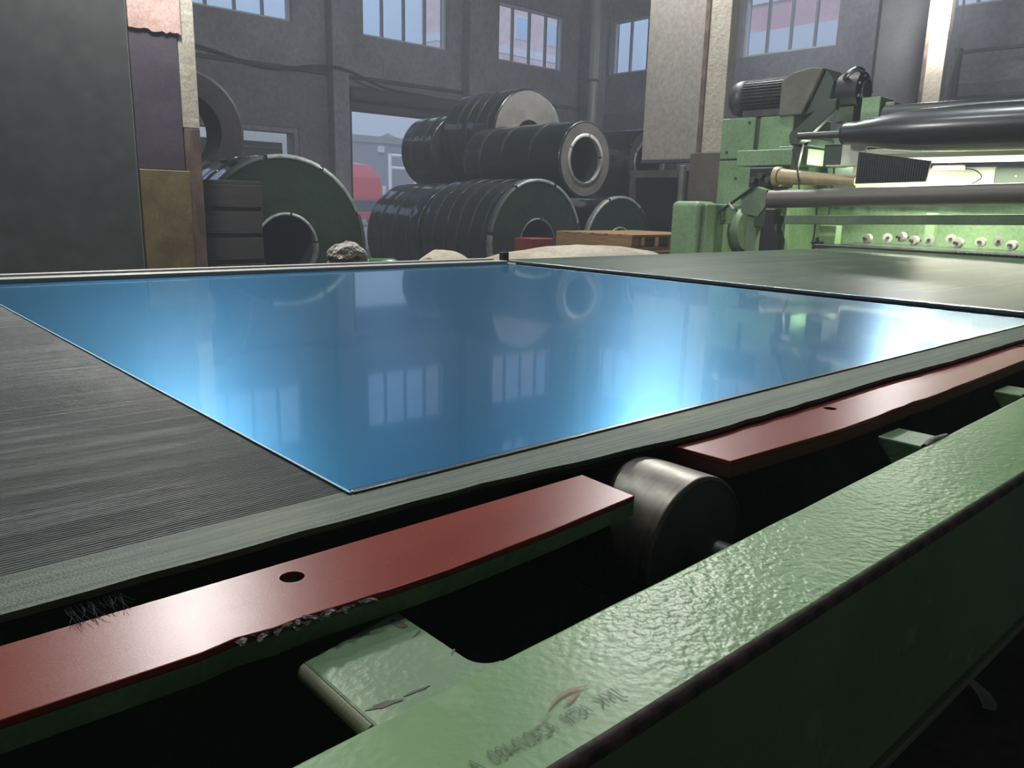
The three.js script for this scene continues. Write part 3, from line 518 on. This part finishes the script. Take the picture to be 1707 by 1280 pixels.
// wood pallets, cabinet and lumps beyond the table
{
  const ord = ['topmost', 'middle', 'lowest'];
  const proto = new THREE.Group();
  for (let i = 0; i < 6; i++) part('deck_board', bx(0, 1.3, 0.125, 0.15, i * 0.16, i * 0.16 + 0.12, 0.004), M.wood, proto);
  for (let i = 0; i < 3; i++) { const b = part('bearer', bx(i * 0.59, i * 0.59 + 0.12, 0.025, 0.125, 0, 0.92, 0.004), M.wood, proto); }
  for (const z of [0, 0.4, 0.8]) part('foot_board', bx(0, 1.3, 0, 0.025, z, z + 0.12, 0.003), M.wood, proto);
  for (let k = 0; k < 3; k++) { const o = proto.clone(); o.name = numbered('wooden_pallet'); o.userData = { label: `pale wooden pallet, ${ord[2 - k]} of the pile below the dark cabinet`, category: 'pallet', group: 'pale pallets beyond the table' }; o.position.set(5.63 + [0, 0.03, -0.02][k], 0.41 + k * 0.152, -5.6); o.rotation.y = [0.02, -0.03, 0.05][k]; scene.add(o); }
  const s = thing('timber_trestle', 'low timber trestle carrying the pale pallets', 'trestle', [5.65, 0, -5.6]);
  for (const x of [0.05, 1.1]) { part('beam', bx(x, x + 0.12, 0.32, 0.408, 0, 0.92), M.wood, s); for (const z of [0.02, 0.8]) part('leg', bx(x + 0.01, x + 0.11, 0, 0.32, z, z + 0.1), M.wood, s); }
  single('red_crate', bx(5.62, 5.95, 0.002, 0.77, -6.22, -5.97, 0.01), std({ color: 0x7a2a22, roughness: 0.6 }), 'dull red crate behind the left end of the pallets', 'crate');
  const c = thing('electric_cabinet', 'dark glass fronted cabinet with grey frame below the beige panel', 'cabinet', [8.25, 0, -0.2]);
  part('body', bx(0.04, 0.32, 0, 1.57, -6.72, -5.86, 0.01), M.greenDark, c);
  part('door_frame', mergeGeometries([bx(0, 0.04, 1.48, 1.57, -6.72, -5.86), bx(0, 0.04, 0.05, 0.15, -6.72, -5.86), bx(0, 0.04, 0.15, 1.48, -6.72, -6.63), bx(0, 0.04, 0.15, 1.48, -5.95, -5.86)]), M.greyFace, c);
  part('glass', bx(0.03, 0.0395, 0.15, 1.48, -6.63, -5.95, 0), std({ color: 0x20262b, roughness: 0.12 }), c);
  part('handle', bx(-0.03, 0, 0.8, 0.95, -5.92, -5.89), M.paleRing, c);
  const g = thing('grey_post', 'short grey post between the glass fronted cabinet and the middle column', 'post', [7.86, 0, -5.79]);
  part('shaft', bx(0, 0.06, 0.03, 1.6, -0.06, 0, 0.01), M.greyFace, g); part('base_plate', bx(-0.03, 0.08, 0, 0.03, -0.065, 0.02, 0.004), M.greyFace, g);
}
function lump(name, label, cat, mat, x0, x1, top, z, dz, fn, s) {
  const nx = 60, nz = 24, pos = [], idx = [], n = fbm(7, 5, 4, s); const W = x1 - x0;
  for (let j = 0; j <= nz; j++) for (let i = 0; i <= nx; i++) { const u = i / nx, v = j / nz; const e = Math.pow(Math.sin(Math.PI * clamp(v, 0.02, 0.98)), 0.35) * fn(u); pos.push(x0 + W * u, Math.max(0.01, 0.55 + (top - 0.55) * e + (n(u, v) - 0.5) * 0.02 * Math.min(1, e * 2)), z - dz * v); }
  for (let j = 0; j < nz; j++) for (let i = 0; i < nx; i++) { const a = i + j * (nx + 1), b = a + nx + 1; idx.push(a, a + 1, b, b, a + 1, b + 1); }
  const g = new THREE.BufferGeometry(); g.setAttribute('position', new THREE.Float32BufferAttribute(pos, 3)); g.setIndex(idx); g.computeVertexNormals();
  const t = thing(name, label, cat, [0, 0, 0]);
  part('cover', muv(g), mat, t); part('base', bx(x0 + 0.02, x1 - 0.02, 0, 0.56, z - dz + 0.02, z - 0.02, 0.01), M.woodDark, t);
  return t;
}
lump('wrapped_bundle', 'small domed bundle in beige wrapping behind the sheet edge', 'bundle', M.paper, 2.30, 2.70, 0.868, -3.05, 0.5, (u) => Math.pow(Math.sin(Math.PI * clamp(u, 0.01, 0.99)), 0.45), 201);
lump('wrapped_bundle', 'long low bundle in beige wrapping behind the far belt table', 'bundle', M.paper, 2.73, 4.5, 0.872, -3.05, 0.7, (u) => Math.pow(Math.sin(Math.PI * clamp(u, 0.005, 0.995)), 0.22), 211);
{
  const g = new THREE.IcosahedronGeometry(0.1, 5), p = g.attributes.position, n = fbm(6, 6, 4, 221);
  for (let i = 0; i < p.count; i++) { const v = V(p.getX(i), p.getY(i), p.getZ(i)).normalize(); const k = 0.75 + 0.5 * n(Math.atan2(v.z, v.x) / 6.283 + 0.5, v.y * 0.5 + 0.5); p.setXYZ(i, v.x * 0.1 * k, v.y * 0.07 * k, v.z * 0.08 * k); }
  g.computeVertexNormals(); const b = single('crumpled_bag', muv(g), M.bag, 'crumpled grey plastic bag behind the far table rail', 'bag'); b.position.set(1.9, 0.842, -3.25);
  const r = single('green_bottle', latheZ([[0, -0.1], [0.03, -0.1], [0.034, -0.09], [0.034, 0.03], [0.014, 0.07], [0.014, 0.1], [0, 0.1]], 24), phys({ color: 0x2f7a3a, roughness: 0.15, clearcoat: 1 }), 'green plastic bottle lying beside the crumpled bag', 'bottle'); r.rotation.y = 1.2; r.position.set(2.09, 0.806, -3.2);
  const s = thing('scrap_bench', 'low dark bench holding the crumpled bag behind the far rail', 'bench', [1.98, 0, -3.22]);
  part('top', bx(-0.25, 0.25, 0.73, 0.77, -0.18, 0.14), M.woodDark, s); for (const x of [-0.22, 0.2]) for (const z of [-0.15, 0.1]) part('leg', bx(x, x + 0.03, 0, 0.73, z, z + 0.03, 0.002), M.woodDark, s);
}

// ---------------------------------------------------------------- the roller machine at the right
{
  const t = thing('gear_housing', 'rounded light green gear housing standing left of the rollers', 'housing', [0, 0, 0]);
  part('left_cover', bx(6.0, 6.3, 0, 1.172, -4.535, -4.23, 0.05), M.green, t);
  part('side_case', bx(6.1, 6.79, 0, 1.155, -4.5, -4.222, 0.02), M.green, t);
  part('inspection_plate', bx(6.34, 6.58, 0.98, 1.135, -4.222, -4.205, 0.006), M.greenDull, t);
  for (const [x, y] of [[6.37, 1.01], [6.55, 1.01], [6.37, 1.105], [6.55, 1.105]]) part('bolt', rod([x, y, -4.206], [x, y, -4.194], 0.012, 0.012, 6), M.greenDark, t);
  part('hub_disc', rod([6.66, 0.93, -4.23], [6.66, 0.93, -4.12], 0.2, 0.19, 40), M.greenDull, t);
  single('red_hose', tube([[6.6, 0.75, -4.02], [6.66, 0.9, -4.0], [6.78, 0.97, -3.98], [6.72, 1.05, -3.99], [6.68, 1.1, -4.0]], 0.014, 30), M.redHose, 'thin red hose looped beside the green gear housing', 'hose');
}
{
  const c = thing('control_cabinet', 'tall green cabinet under the electric motor', 'cabinet', [0, 0, 0]);
  part('lower_case', bx(6.8, 7.5, 0, 1.565, -4.6, -4.24, 0.012), M.green, c);
  part('upper_case', bx(6.8, 7.5, 1.58, 1.95, -4.6, -4.24, 0.012), M.green, c);
  part('hinge_strip', bx(6.83, 7.5, 1.2, 1.94, -4.238, -4.2, 0.004), M.greenDark, c);
  part('side_case', bx(6.81, 7.5, 1.62, 1.945, -4.198, -3.86, 0.01), M.green, c);
  for (const [y, z] of [[1.9, -4.3], [1.64, -4.52], [1.4, -4.4]]) part('bolt', rod([6.79, y, z], [6.81, y, z], 0.014, 0.014, 8), M.greenDark, c);
  const m = thing('electric_motor', 'grey finned electric motor on top of the green cabinet', 'motor', [6.98, 2.14, 0]);
  part('body', rod([0, 0, -4.44], [0, 0, -3.98], 0.135, 0.135, 40), M.motor, m);
  part('fan_cover', latheZ([[0, -4.6], [0.09, -4.6], [0.15, -4.57], [0.165, -4.52], [0.165, -4.44], [0.12, -4.44]], 40), M.motor, m);
  const fin = bx(-0.004, 0.004, 0.13, 0.165, -4.43, -3.99, 0.001); for (let i = 0; i < 34; i++) { const f = part('fin', fin, M.motor, m); f.rotation.z = i / 34 * Math.PI * 2; }
  part('belt_guard', slabX([[-4.0, -0.2], [-3.78, -0.2], [-3.62, 0.17], [-3.72, 0.185], [-3.9, 0.16], [-4.0, 0.1]], -0.2, 0.34, 0.01), M.motorGuard, m, 'pale sheet metal guard');
  part('guard_side', slabX([[-3.76, -0.2], [-3.56, -0.16], [-3.52, 0.06], [-3.6, 0.16]], -0.17, 0.28, 0.01), M.greenDark, m);
  part('foot', bx(-0.16, 0.16, -0.19, -0.13, -4.4, -4.02, 0.006), M.motor, m);
  const g = thing('gear_drum', 'black gear drum with fittings at the right end of the motor', 'gear', [6.95, 2.12, -3.4]);
  part('drum', rod([0, 0, -0.1], [0, 0, 0.08], 0.15, 0.15, 40), M.black, g);
  part('flange', rod([0, 0, 0.08], [0, 0, 0.11], 0.08, 0.08, 32), M.motor, g);
  for (let i = 0; i < 7; i++) part('bolt', rod([0.115 * Math.cos(i * 0.9), 0.115 * Math.sin(i * 0.9), 0.08], [0.115 * Math.cos(i * 0.9), 0.115 * Math.sin(i * 0.9), 0.1], 0.014, 0.014, 6), M.bareSteel, g);
  part('pipe_fitting', tube([[-0.1, 0.09, -0.05], [-0.15, 0.12, 0.0], [-0.13, 0.16, 0.06], [-0.05, 0.15, 0.08]], 0.022, 20), M.bareSteel, g);
  part('mount', bx(-0.1, 0.1, -0.26, -0.13, -0.1, 0.06, 0.006), M.greenDark, g);
  const b = thing('bearing_housing', 'small green bearing housing right of the gear drum', 'housing', [6.85, 0, 0]);
  part('block', bx(0, 0.26, 1.84, 2.05, -3.28, -3.12, 0.01), M.green, b); part('block', bx(0, 0.26, 1.8, 2.0, -3.08, -3.0, 0.01), M.greenDull, b);
  part('bracket', slabX([[-3.7, 1.6], [-3.4, 1.86], [-2.98, 1.86], [-2.98, 1.72], [-3.2, 1.62]], -0.04, 0.16, 0.006), M.greenDark, b);
}
{
  const a = thing('swing_arm', 'grey green swing arm holding the film roll shaft', 'arm', [6.3, 0, 0]);
  part('arm_plate', slabX([[-3.6, 1.66], [-3.53, 1.64], [-3.46, 1.68], [-3.22, 1.9], [-3.22, 1.98], [-3.3, 1.98], [-3.56, 1.76]], 0.0, 0.06, 0.008), M.greenDark, a);
  part('pivot', rod([-0.05, 1.705, -3.51], [0.1, 1.705, -3.51], 0.06, 0.06, 28), M.greenDark, a);
  part('drop_link', slabX([[-3.58, 1.34], [-3.53, 1.34], [-3.48, 1.68], [-3.56, 1.7]], 0.02, 0.04, 0.005), M.greenDark, a);
  part('support', bx(0.06, 0.54, 1.64, 1.70, -3.56, -3.46, 0.004), M.greenDark, a);
  const r = thing('film_roll', 'big dark glossy film roll high on the machine', 'roll', [6.2, 1.70, 0], 0);
  part('shaft', rod([0, 0, -3.46], [0, 0, -0.5], 0.028, 0.028, 24), M.motor, r);
  part('film', latheZ([[0.03, -3.09], [0.076, -3.085], [0.082, -3.06], [0.084, -2.98], [0.105, -2.86], [0.135, -2.68], [0.148, -2.5], [0.156, -2.2], [0.16, -0.7], [0.15, -0.68], [0.03, -0.68]], 72), M.rubber, r);
  const u = thing('film_roll', 'second dark roll lying behind the big film roll', 'roll', [6.6, 1.84, 0]);
  part('film', rod([0, 0, -2.95], [0, 0, -0.6], 0.1, 0.1, 48), M.rubber, u); part('shaft', rod([0, 0, -3.1], [0, 0, -0.5], 0.02, 0.02, 16), M.motor, u);
}
const tubeY = 1.50;
{
  const t = thing('machine_fill_lamp', 'small added fill lamp hidden inside the machine left of the film roll', 'lamp', [6.62, 1.52, -3.34]);  // added lamp, kept out of sight, brightens the plates inside the machine
  part('bulb', new THREE.SphereGeometry(0.025, 16, 12), M.lensDim, t); part('socket', rod([0, -0.05, 0], [0, -0.02, 0], 0.018, 0.018, 14), M.black, t); part('stalk', rod([0, -0.5, 0], [0, -0.05, 0], 0.008, 0.008, 8), M.black, t);
  const l = new THREE.PointLight(new THREE.Color(0.95, 1, 0.8), 0.6, 0, 2); l.castShadow = true; l.shadow.radius = 1.2; t.add(l);
}
{
  const t = thing('tube_light', 'glowing fluorescent tube under the dark film roll', 'lamp', [6.42, tubeY, 0]);
  part('tube', rod([0, 0, -2.86], [0, 0, -1.66], 0.018, 0.018, 16), M.tubeGlow, t, 'glowing tube');
  part('batten', bx(-0.03, 0.06, 0.022, 0.06, -2.9, -0.76, 0.004), M.whiteLit, t);
  part('end_cap', bx(-0.025, 0.025, -0.025, 0.022, -2.9, -2.862, 0.003), M.whiteLit, t); part('end_cap', bx(-0.025, 0.025, -0.025, 0.022, -1.658, -1.62, 0.003), M.whiteLit, t);
  for (const [y, rx] of [[-0.035, -Math.PI / 2]]) { const l = new THREE.RectAreaLight(new THREE.Color(1, 0.98, 0.78), TUBE, 0.06, 1.2); l.position.set(0.0, y, -2.26); l.rotation.set(rx, 0, 0); t.add(l); }
  const p = thing('cover_plate', 'white cover plate lit by the tube under the film roll', 'plate', [6.5, 0, 0]);
  part('plate', bx(0, 0.02, 1.50, 1.60, -3.1, -2.5, 0.004), M.whiteLit, p); part('holder', bx(-0.02, 0.02, 1.43, 1.47, -2.5, -2.28, 0.008), M.beige, p, 'beige holder');
  part('arm', bx(0.0, 0.02, 1.4, 1.6, -3.12, -3.08, 0.003), M.whiteLit, p);
  const q = thing('lit_panel', 'bright white green panel below the tube, above the grey roller', 'panel', [6.75, 0, 0]);
  part('panel', bx(0, 0.02, 1.3, 1.465, -3.2, -2.15, 0.004), M.whiteLit, q); part('dark_box', bx(-0.05, 0.0, 1.3, 1.46, -2.14, -1.5, 0.01), M.greenDark, q, 'dark box'); part('led', bx(-0.056, -0.05, 1.39, 1.4, -2.0, -1.99, 0.001), M.whiteLit, q);
}
{
  const f = thing('roller_machine', 'light green roller machine at the right, its bed and frame brightly lit from inside', 'machine', [0, 0, 0]);
  part('end_plate', bx(6.6, 7.6, 0, 1.66, -3.86, -3.72, 0.008), M.green, f);
  part('back_plate', bx(7.1, 7.16, 0.3, 1.46, -3.7, -0.4, 0.004), M.green, f);
  part('upper_beam', bx(6.45, 6.75, 1.49, 1.625, -4.18, -3.5, 0.008), M.green, f);
  part('hanger_plate', slabX([[-3.13, 1.47], [-2.94, 1.47], [-2.94, 1.62], [-3.06, 1.64], [-3.13, 1.66]], 6.3, 0.02, 0.003), M.whiteLit, f);
  part('hanger_foot', bx(6.2, 6.32, 1.458, 1.47, -3.2, -2.94, 0.003), M.whiteLit, f);
  part('dark_block', bx(6.34, 6.44, 1.46, 1.64, -3.3, -3.14, 0.006), M.greenDark, f);
  part('void_shade', bx(6.78, 6.82, 1.3, 1.62, -3.48, -2.9, 0.004), M.greenDark, f);  // dark sheet added in place of the shade in the open void
  part('post', bx(6.5, 6.6, 0, 1.0, -3.35, -3.2, 0.008), M.green, f); part('post', bx(6.62, 6.7, 0, 1.12, -2.55, -2.48, 0.008), M.green, f);
  part('floor_pan', bx(6.0, 7.1, 0.62, 0.66, -3.7, -0.4, 0.004), M.greenDull, f);
  const k = piece('drive_box', f, [6.2, 0, 0], 'dark drive box');
  part('case', bx(0, 0.3, 1.3, 1.46, -3.88, -3.63, 0.012), M.black, k);
  for (let i = 0; i < 3; i++) part('valve', rod([-0.05, 1.36 + 0.03 * (i % 2), -3.82 + i * 0.07], [0, 1.36 + 0.03 * (i % 2), -3.82 + i * 0.07], 0.025, 0.025, 16), M.motor, k);
  part('stand', bx(0.1, 0.2, 0, 1.3, -3.86, -3.7, 0.004), M.greenDark, k);
  const b = thing('beige_tube', 'tapered beige tube above the grey guide roller', 'tube', [6.2, 0, 0]);
  part('barrel', rod([0, 1.385, -3.6], [0, 1.345, -2.94], 0.066, 0.034, 36), M.beige, b); part('collar', rod([0, 1.386, -3.63], [0, 1.384, -3.585], 0.08, 0.08, 36), M.beige, b);
  const p = thing('ribbed_plate', 'black ribbed plate tilted above the grey guide roller', 'plate', [6.08, 0, 0]);
  part('back_plate', slabX([[-2.89, 1.555], [-2.36, 1.478], [-2.38, 1.335], [-2.89, 1.322]], 0.0, 0.02, 0.002), M.black, p);
  for (let i = 0; i < 28; i++) { const z = -2.87 + i * 0.018; part('rib', slabX([[z, 1.55 - 0.145 * (z + 2.89)], [z + 0.009, 1.55 - 0.145 * (z + 2.89)], [z + 0.006, 1.335], [z - 0.003, 1.335]], -0.004, 0.004, 0.001), M.black, p); }
  const g = thing('guide_roller', 'long dark grey guide roller across the machine mouth', 'roller', [6.1, 1.2, -3.6]);
  g.rotation.x = -0.03;
  part('barrel', rod([0, 0, 0], [0, 0, 3.0], 0.072, 0.072, 48), M.rollDark, g); part('journal', rod([0, 0, -0.1], [0, 0, 0], 0.035, 0.035, 24), M.motor, g);
  const h = piece('roller_bracket', f, [6.1, 0, 0]);
  part('plate', slabX([[-3.84, 1.08], [-3.68, 1.05], [-3.615, 1.14], [-3.615, 1.27], [-3.7, 1.3], [-3.86, 1.24]], -0.04, 0.1, 0.008), M.greenDull, h);
  part('foot', bx(0.0, 0.06, 0, 1.1, -3.8, -3.7, 0.004), M.greenDull, h);
  part('lever', rod([-0.06, 1.08, -4.05], [-0.06, 1.3, -3.72], 0.012, 0.012, 12), M.black, h, 'black lever rod');
  part('lever_grip', rod([-0.06, 1.16, -3.95], [-0.06, 1.11, -3.9], 0.016, 0.016, 12), M.paleRing, h);
  const m = thing('cross_beam', 'dull green beam under the dark guide roller', 'beam', [6.12, 1.035, -3.5]);
  m.rotation.x = -0.03; part('bar', bx(-0.04, 0.04, -0.035, 0.035, 0, 2.9, 0.006), M.greenDull, m); part('shoe', bx(-0.05, 0.05, -0.06, 0.05, -0.22, 0.0, 0.008), M.greenDark, m);
  const l = piece('dark_leg', f, [6.02, 0, -3.5], 'black leg');
  part('leg', slabX([[-0.09, 0.0], [0.09, 0.0], [0.09, 0.88], [0.03, 1.0], [0.03, 1.12], [-0.06, 1.12], [-0.06, 0.98], [-0.09, 0.9]], -0.05, 0.1, 0.01), M.black, l);
  const w = piece('star_knob', f, [6.0, 0.86, -3.1], 'black star knob');
  for (let i = 0; i < 5; i++) part('arm', rod([0, 0, 0], [0, 0.05 * Math.cos(i * 1.257), 0.05 * Math.sin(i * 1.257)], 0.016, 0.012, 10), M.black, w); part('hub', rod([-0.03, 0, 0], [0.08, 0, 0], 0.022, 0.022, 14), M.black, w);
  part('stem', rod([0.05, -0.8, 0.02], [0.05, -0.01, 0.02], 0.014, 0.014, 10), M.black, w);
  const d = piece('machine_bed', f, [0, 0, 0], 'flat dark bed');
  part('bed_plate', bx(5.75, 6.5, 0.84, 0.868, -3.0, -0.5, 0.004), M.rubber, d); part('support', bx(5.8, 6.4, 0.66, 0.84, -2.9, -0.6, 0.004), M.greenDark, d);
  const ch = thing('drive_chain', 'dark drive chain beside the machine bed at the right edge', 'chain', [5.68, 0.862, 0]);
  for (let i = 0; i < 26; i++) part('link', bx(-0.012, 0.012, -0.01, 0.01, -2.0 + i * 0.05, -1.962 + i * 0.05, 0.006), M.black, ch);
  part('guide', bx(-0.03, 0.03, -0.03, -0.011, -2.02, -0.68, 0.003), M.rust, ch); part('guide_foot', bx(-0.02, 0.02, -0.862, -0.03, -1.4, -1.3, 0.003), M.black, ch);
  // small rollers standing in two rows behind the beam
  const proto = new THREE.Group(); part('wheel', rod([-0.02, 0, 0], [0.02, 0, 0], 0.036, 0.036, 24), M.paleRing, proto); part('axle', rod([-0.05, 0, 0], [0.07, 0, 0], 0.012, 0.012, 12), M.motor, proto);
  for (let i = 0; i < 14; i++) { const o = proto.clone(); o.name = 'support_roller'; o.position.set(6.56 + 0.06 * (i % 2), 0.905 + 0.012 * (i % 3), -2.96 + i * 0.115 + 0.02 * (i % 3)); o.rotation.y = rr(-0.5, 0.5); f.add(o); }
  part('roller_bar', bx(6.52, 6.66, 0.66, 0.868, -3.05, -1.3, 0.004), M.greenDark, f);
  single('sagging_wire', tube([[6.2, 1.6, -3.5], [6.16, 1.45, -3.42], [6.13, 1.34, -3.38], [6.12, 1.26, -3.36]], 0.006, 20), M.cable, 'thin dark wire hanging in front of the beige tube', 'wire');
  single('sagging_wire', tube([[6.7, 1.455, -2.36], [6.69, 1.44, -2.27], [6.69, 1.39, -2.22], [6.7, 1.33, -2.3]], 0.004, 20), M.cable, 'thin curved wire across the bright lit panel', 'wire');
}

// ---------------------------------------------------------------- the yard outside
{
  struct('ground', bx(-80, 140, -0.5, -0.02, -140, 60, 0).translate(0, -0.3, 0), std({ map: mottled([112, 110, 108], [132, 130, 126], [8, 8], 301, 4), roughness: 0.9 }));
  const pinkM = std({ map: mottled([216, 178, 176], [224, 190, 186], [9, 9], 303, 3), roughness: 0.85 }), bandM = std({ color: 0xd5d8dc, roughness: 0.8 }), skyGlass = std({ color: 0xa9c4e4, roughness: 0.25 }), redM = std({ map: mottled([206, 150, 146], [214, 162, 158], [6, 6], 305, 4), roughness: 0.85 }), greyM = std({ map: mottled([98, 104, 118], [112, 118, 132], [5, 5], 307, 4), roughness: 0.85 });
  // tall block behind the back wall
  const b = thing('apartment_block', 'tall pink block with pale window bands seen through the back windows', 'building', [44.5, 0, -52]);
  part('wall', bx(-6, 9.5, -0.3, 24, -2, 0, 0.02), pinkM, b);
  for (let k = 0; k < 4; k++) { part('band', bx(-6.05, 9.55, 9.3 + k * 3.8, 9.9 + k * 3.8, -2.05, 0.08, 0.02), bandM, b); for (let i = 0; i < 4; i++) { const w = part('window', bx(-5 + i * 3.5, -3.4 + i * 3.5, 10.6 + k * 3.8, 12.4 + k * 3.8, -0.02, 0.06, 0.02), bandM, b); part('pane', bx(-4.9 + i * 3.5, -4.25 + i * 3.5, 10.7 + k * 3.8, 12.3 + k * 3.8, 0.05, 0.08, 0.01), skyGlass, w); part('pane', bx(-4.15 + i * 3.5, -3.5 + i * 3.5, 10.7 + k * 3.8, 12.3 + k * 3.8, 0.05, 0.08, 0.01), skyGlass, w); } }
  const e = thing('factory_block', 'long red and white banded block seen through the end wall windows', 'building', [58, 0, -34]);
  part('wall', bx(0, 9, -0.3, 17.5, -8, 40, 0.02), redM, e);
  part('lower_glazing', bx(-0.08, 0, 8.4, 10.9, -8, 40, 0.02), skyGlass, e); part('pale_band', bx(-0.15, 0, 12.9, 14.6, -8, 40, 0.02), bandM, e); part('parapet', bx(-0.2, 0.1, 16.6, 17.6, -8, 40, 0.02), bandM, e);
  const w = thing('warehouse', 'long low grey warehouse across the yard behind the red truck', 'building', [26, 0, -66]);
  part('wall', bx(-14, 26, -0.3, 6.4, -6, 0, 0.02), greyM, w); part('roof', bx(-14.2, 26.2, 6.4, 7.0, -6.3, 0.3, 0.05), M.greyFace, w);
  for (let i = 0; i < 4; i++) part('shutter', bx(-12 + i * 7, -8.5 + i * 7, -0.3, 4.0, 0, 0.06, 0.02), std({ color: 0x7e8796, roughness: 0.7 }), w);
  const ct = thing('bright_backdrop', 'white box added to brighten the gap of the small side door', 'container', [10.0, -0.32, -25]);  // added white box, stands in for daylight in the door gap
  part('box', bx(0, 2.7, 0, 3.6, -2, 0, 0.02), M.whiteFrame, ct); for (let i = 0; i < 9; i++) part('rib', bx(0.12 + i * 0.3, 0.2 + i * 0.3, 0.1, 3.5, 0, 0.03, 0.01), M.whiteFrame, ct);
  // trees
  const leaf = std({ map: mottled([60, 74, 62], [86, 98, 82], [2, 2], 311, 6), roughness: 0.9 }), n = fbm(9, 9, 4, 313);
  [[51.5, -78, 8.0], [58, -80, 9.0], [65, -81, 8.0]].forEach(([x, z, h], i) => { const t = thing('tree', ['hazy tree rising behind the warehouse roof, the middle one', 'hazy tree behind the warehouse roof, the rightmost', 'hazy tree behind the warehouse roof, the leftmost'][i], 'tree', [x, -0.3, z]); part('trunk', rod([0, 0, 0], [0, h * 0.6, 0], 0.2, 0.12, 10), M.woodDark, t);
    const g = new THREE.IcosahedronGeometry(1, 4), p = g.attributes.position; for (let k = 0; k < p.count; k++) { const v = V(p.getX(k), p.getY(k), p.getZ(k)).normalize(); const q = 0.7 + 0.6 * n(Math.atan2(v.z, v.x) / 6.283 + 0.5 + i * 0.3, v.y * 0.5 + 0.5); p.setXYZ(k, v.x * h * 0.32 * q, v.y * h * 0.3 * q, v.z * h * 0.3 * q); } g.computeVertexNormals(); g.translate(0, h * 0.75, 0); part('crown', muv(g), leaf, t); });
  // yard flood lights, white goal shaped post, truck
  for (const [x, l] of [[24.9, 'left of two pale flood lights on the warehouse wall'], [27.3, 'right of two pale flood lights on the warehouse wall']]) { const t = thing('yard_light', l, 'lamp', [x * 1.7, 5.85, -65.8]); part('head', bx(-0.35, 0.35, -0.3, 0.3, 0, 0.15, 0.05), M.whiteFrame, t); part('arm', bx(-0.05, 0.05, 0.1, 0.2, -0.19, 0, 0.01), M.whiteFrame, t); }
  const gp = thing('gate_frame', 'white tubular gate frame standing right of the red truck', 'gate', [26.35, -0.3, -40]);
  part('post', rod([0, 0, 0], [0, 4.1, 0], 0.11, 0.11, 14), M.whiteFrame, gp); part('bar', rod([0, 4.0, 0], [1.8, 4.0, 0], 0.1, 0.1, 14), M.whiteFrame, gp); part('bar', rod([0, 3.3, 0], [1.8, 3.3, 0], 0.1, 0.1, 14), M.whiteFrame, gp); part('post', rod([1.8, 0, 0], [1.8, 4.1, 0], 0.11, 0.11, 14), M.whiteFrame, gp);
  const redT = phys({ color: 0xb3202c, roughness: 0.35, clearcoat: 0.6 }), dk = std({ color: 0x2a3038, roughness: 0.3 }), gl = std({ color: 0x59708c, roughness: 0.15 });
  const t = thing('red_truck', 'red truck cab parked outside in the gateway', 'truck', [24.75, -0.3, -40.2], 0.12);
  part('cab', slabX([[-2.2, 0.7], [0.05, 0.7], [0.12, 1.6], [-0.05, 2.7], [-0.35, 3.1], [-2.2, 3.1]], -1.25, 2.5, 0.06), redT, t);
  part('wind_deflector', slabX([[-2.1, 3.1], [-0.5, 3.1], [-0.8, 3.45], [-2.1, 3.6]], -1.1, 2.2, 0.05), redT, t);
  part('windscreen', bx(-1.0, 1.0, 1.75, 2.55, 0.02, 0.1, 0.02).rotateX(-0.12), gl, t); part('grille', bx(-0.8, 0.8, 0.85, 1.45, 0.08, 0.18, 0.02), dk, t);
  part('bumper', bx(-1.25, 1.25, 0.4, 0.8, -0.1, 0.25, 0.05), redT, t); for (const s of [-1, 1]) { part('headlight', bx(s * 0.95 - 0.2, s * 0.95 + 0.2, 0.85, 1.1, 0.08, 0.2, 0.03), M.whiteFrame, t); part('wheel', rod([s * 1.15 - 0.14, 0.5, -0.7], [s * 1.15 + 0.14, 0.5, -0.7], 0.5, 0.5, 28), dk, t); part('mirror', bx(s * 1.45 - 0.1, s * 1.45 + 0.1, 1.7, 2.3, -0.1, 0.05, 0.03), M.whiteFrame, t); }
  const bc = thing('blue_barrel', 'bright blue barrel standing beside the red truck', 'barrel', [26.0, -0.3, -38.6]);
  part('drum', latheZ([[0, 0], [0.3, 0], [0.31, 0.3], [0.3, 0.6], [0.31, 0.9], [0.3, 1.15], [0, 1.15]], 28).rotateX(-Math.PI / 2), std({ color: 0x2a7fd0, roughness: 0.4 }), bc); part('lid', rod([0, 1.14, 0], [0, 1.18, 0], 0.29, 0.29, 28), std({ color: 0x2a7fd0, roughness: 0.4 }), bc);
}
renderer.render(scene, camera);
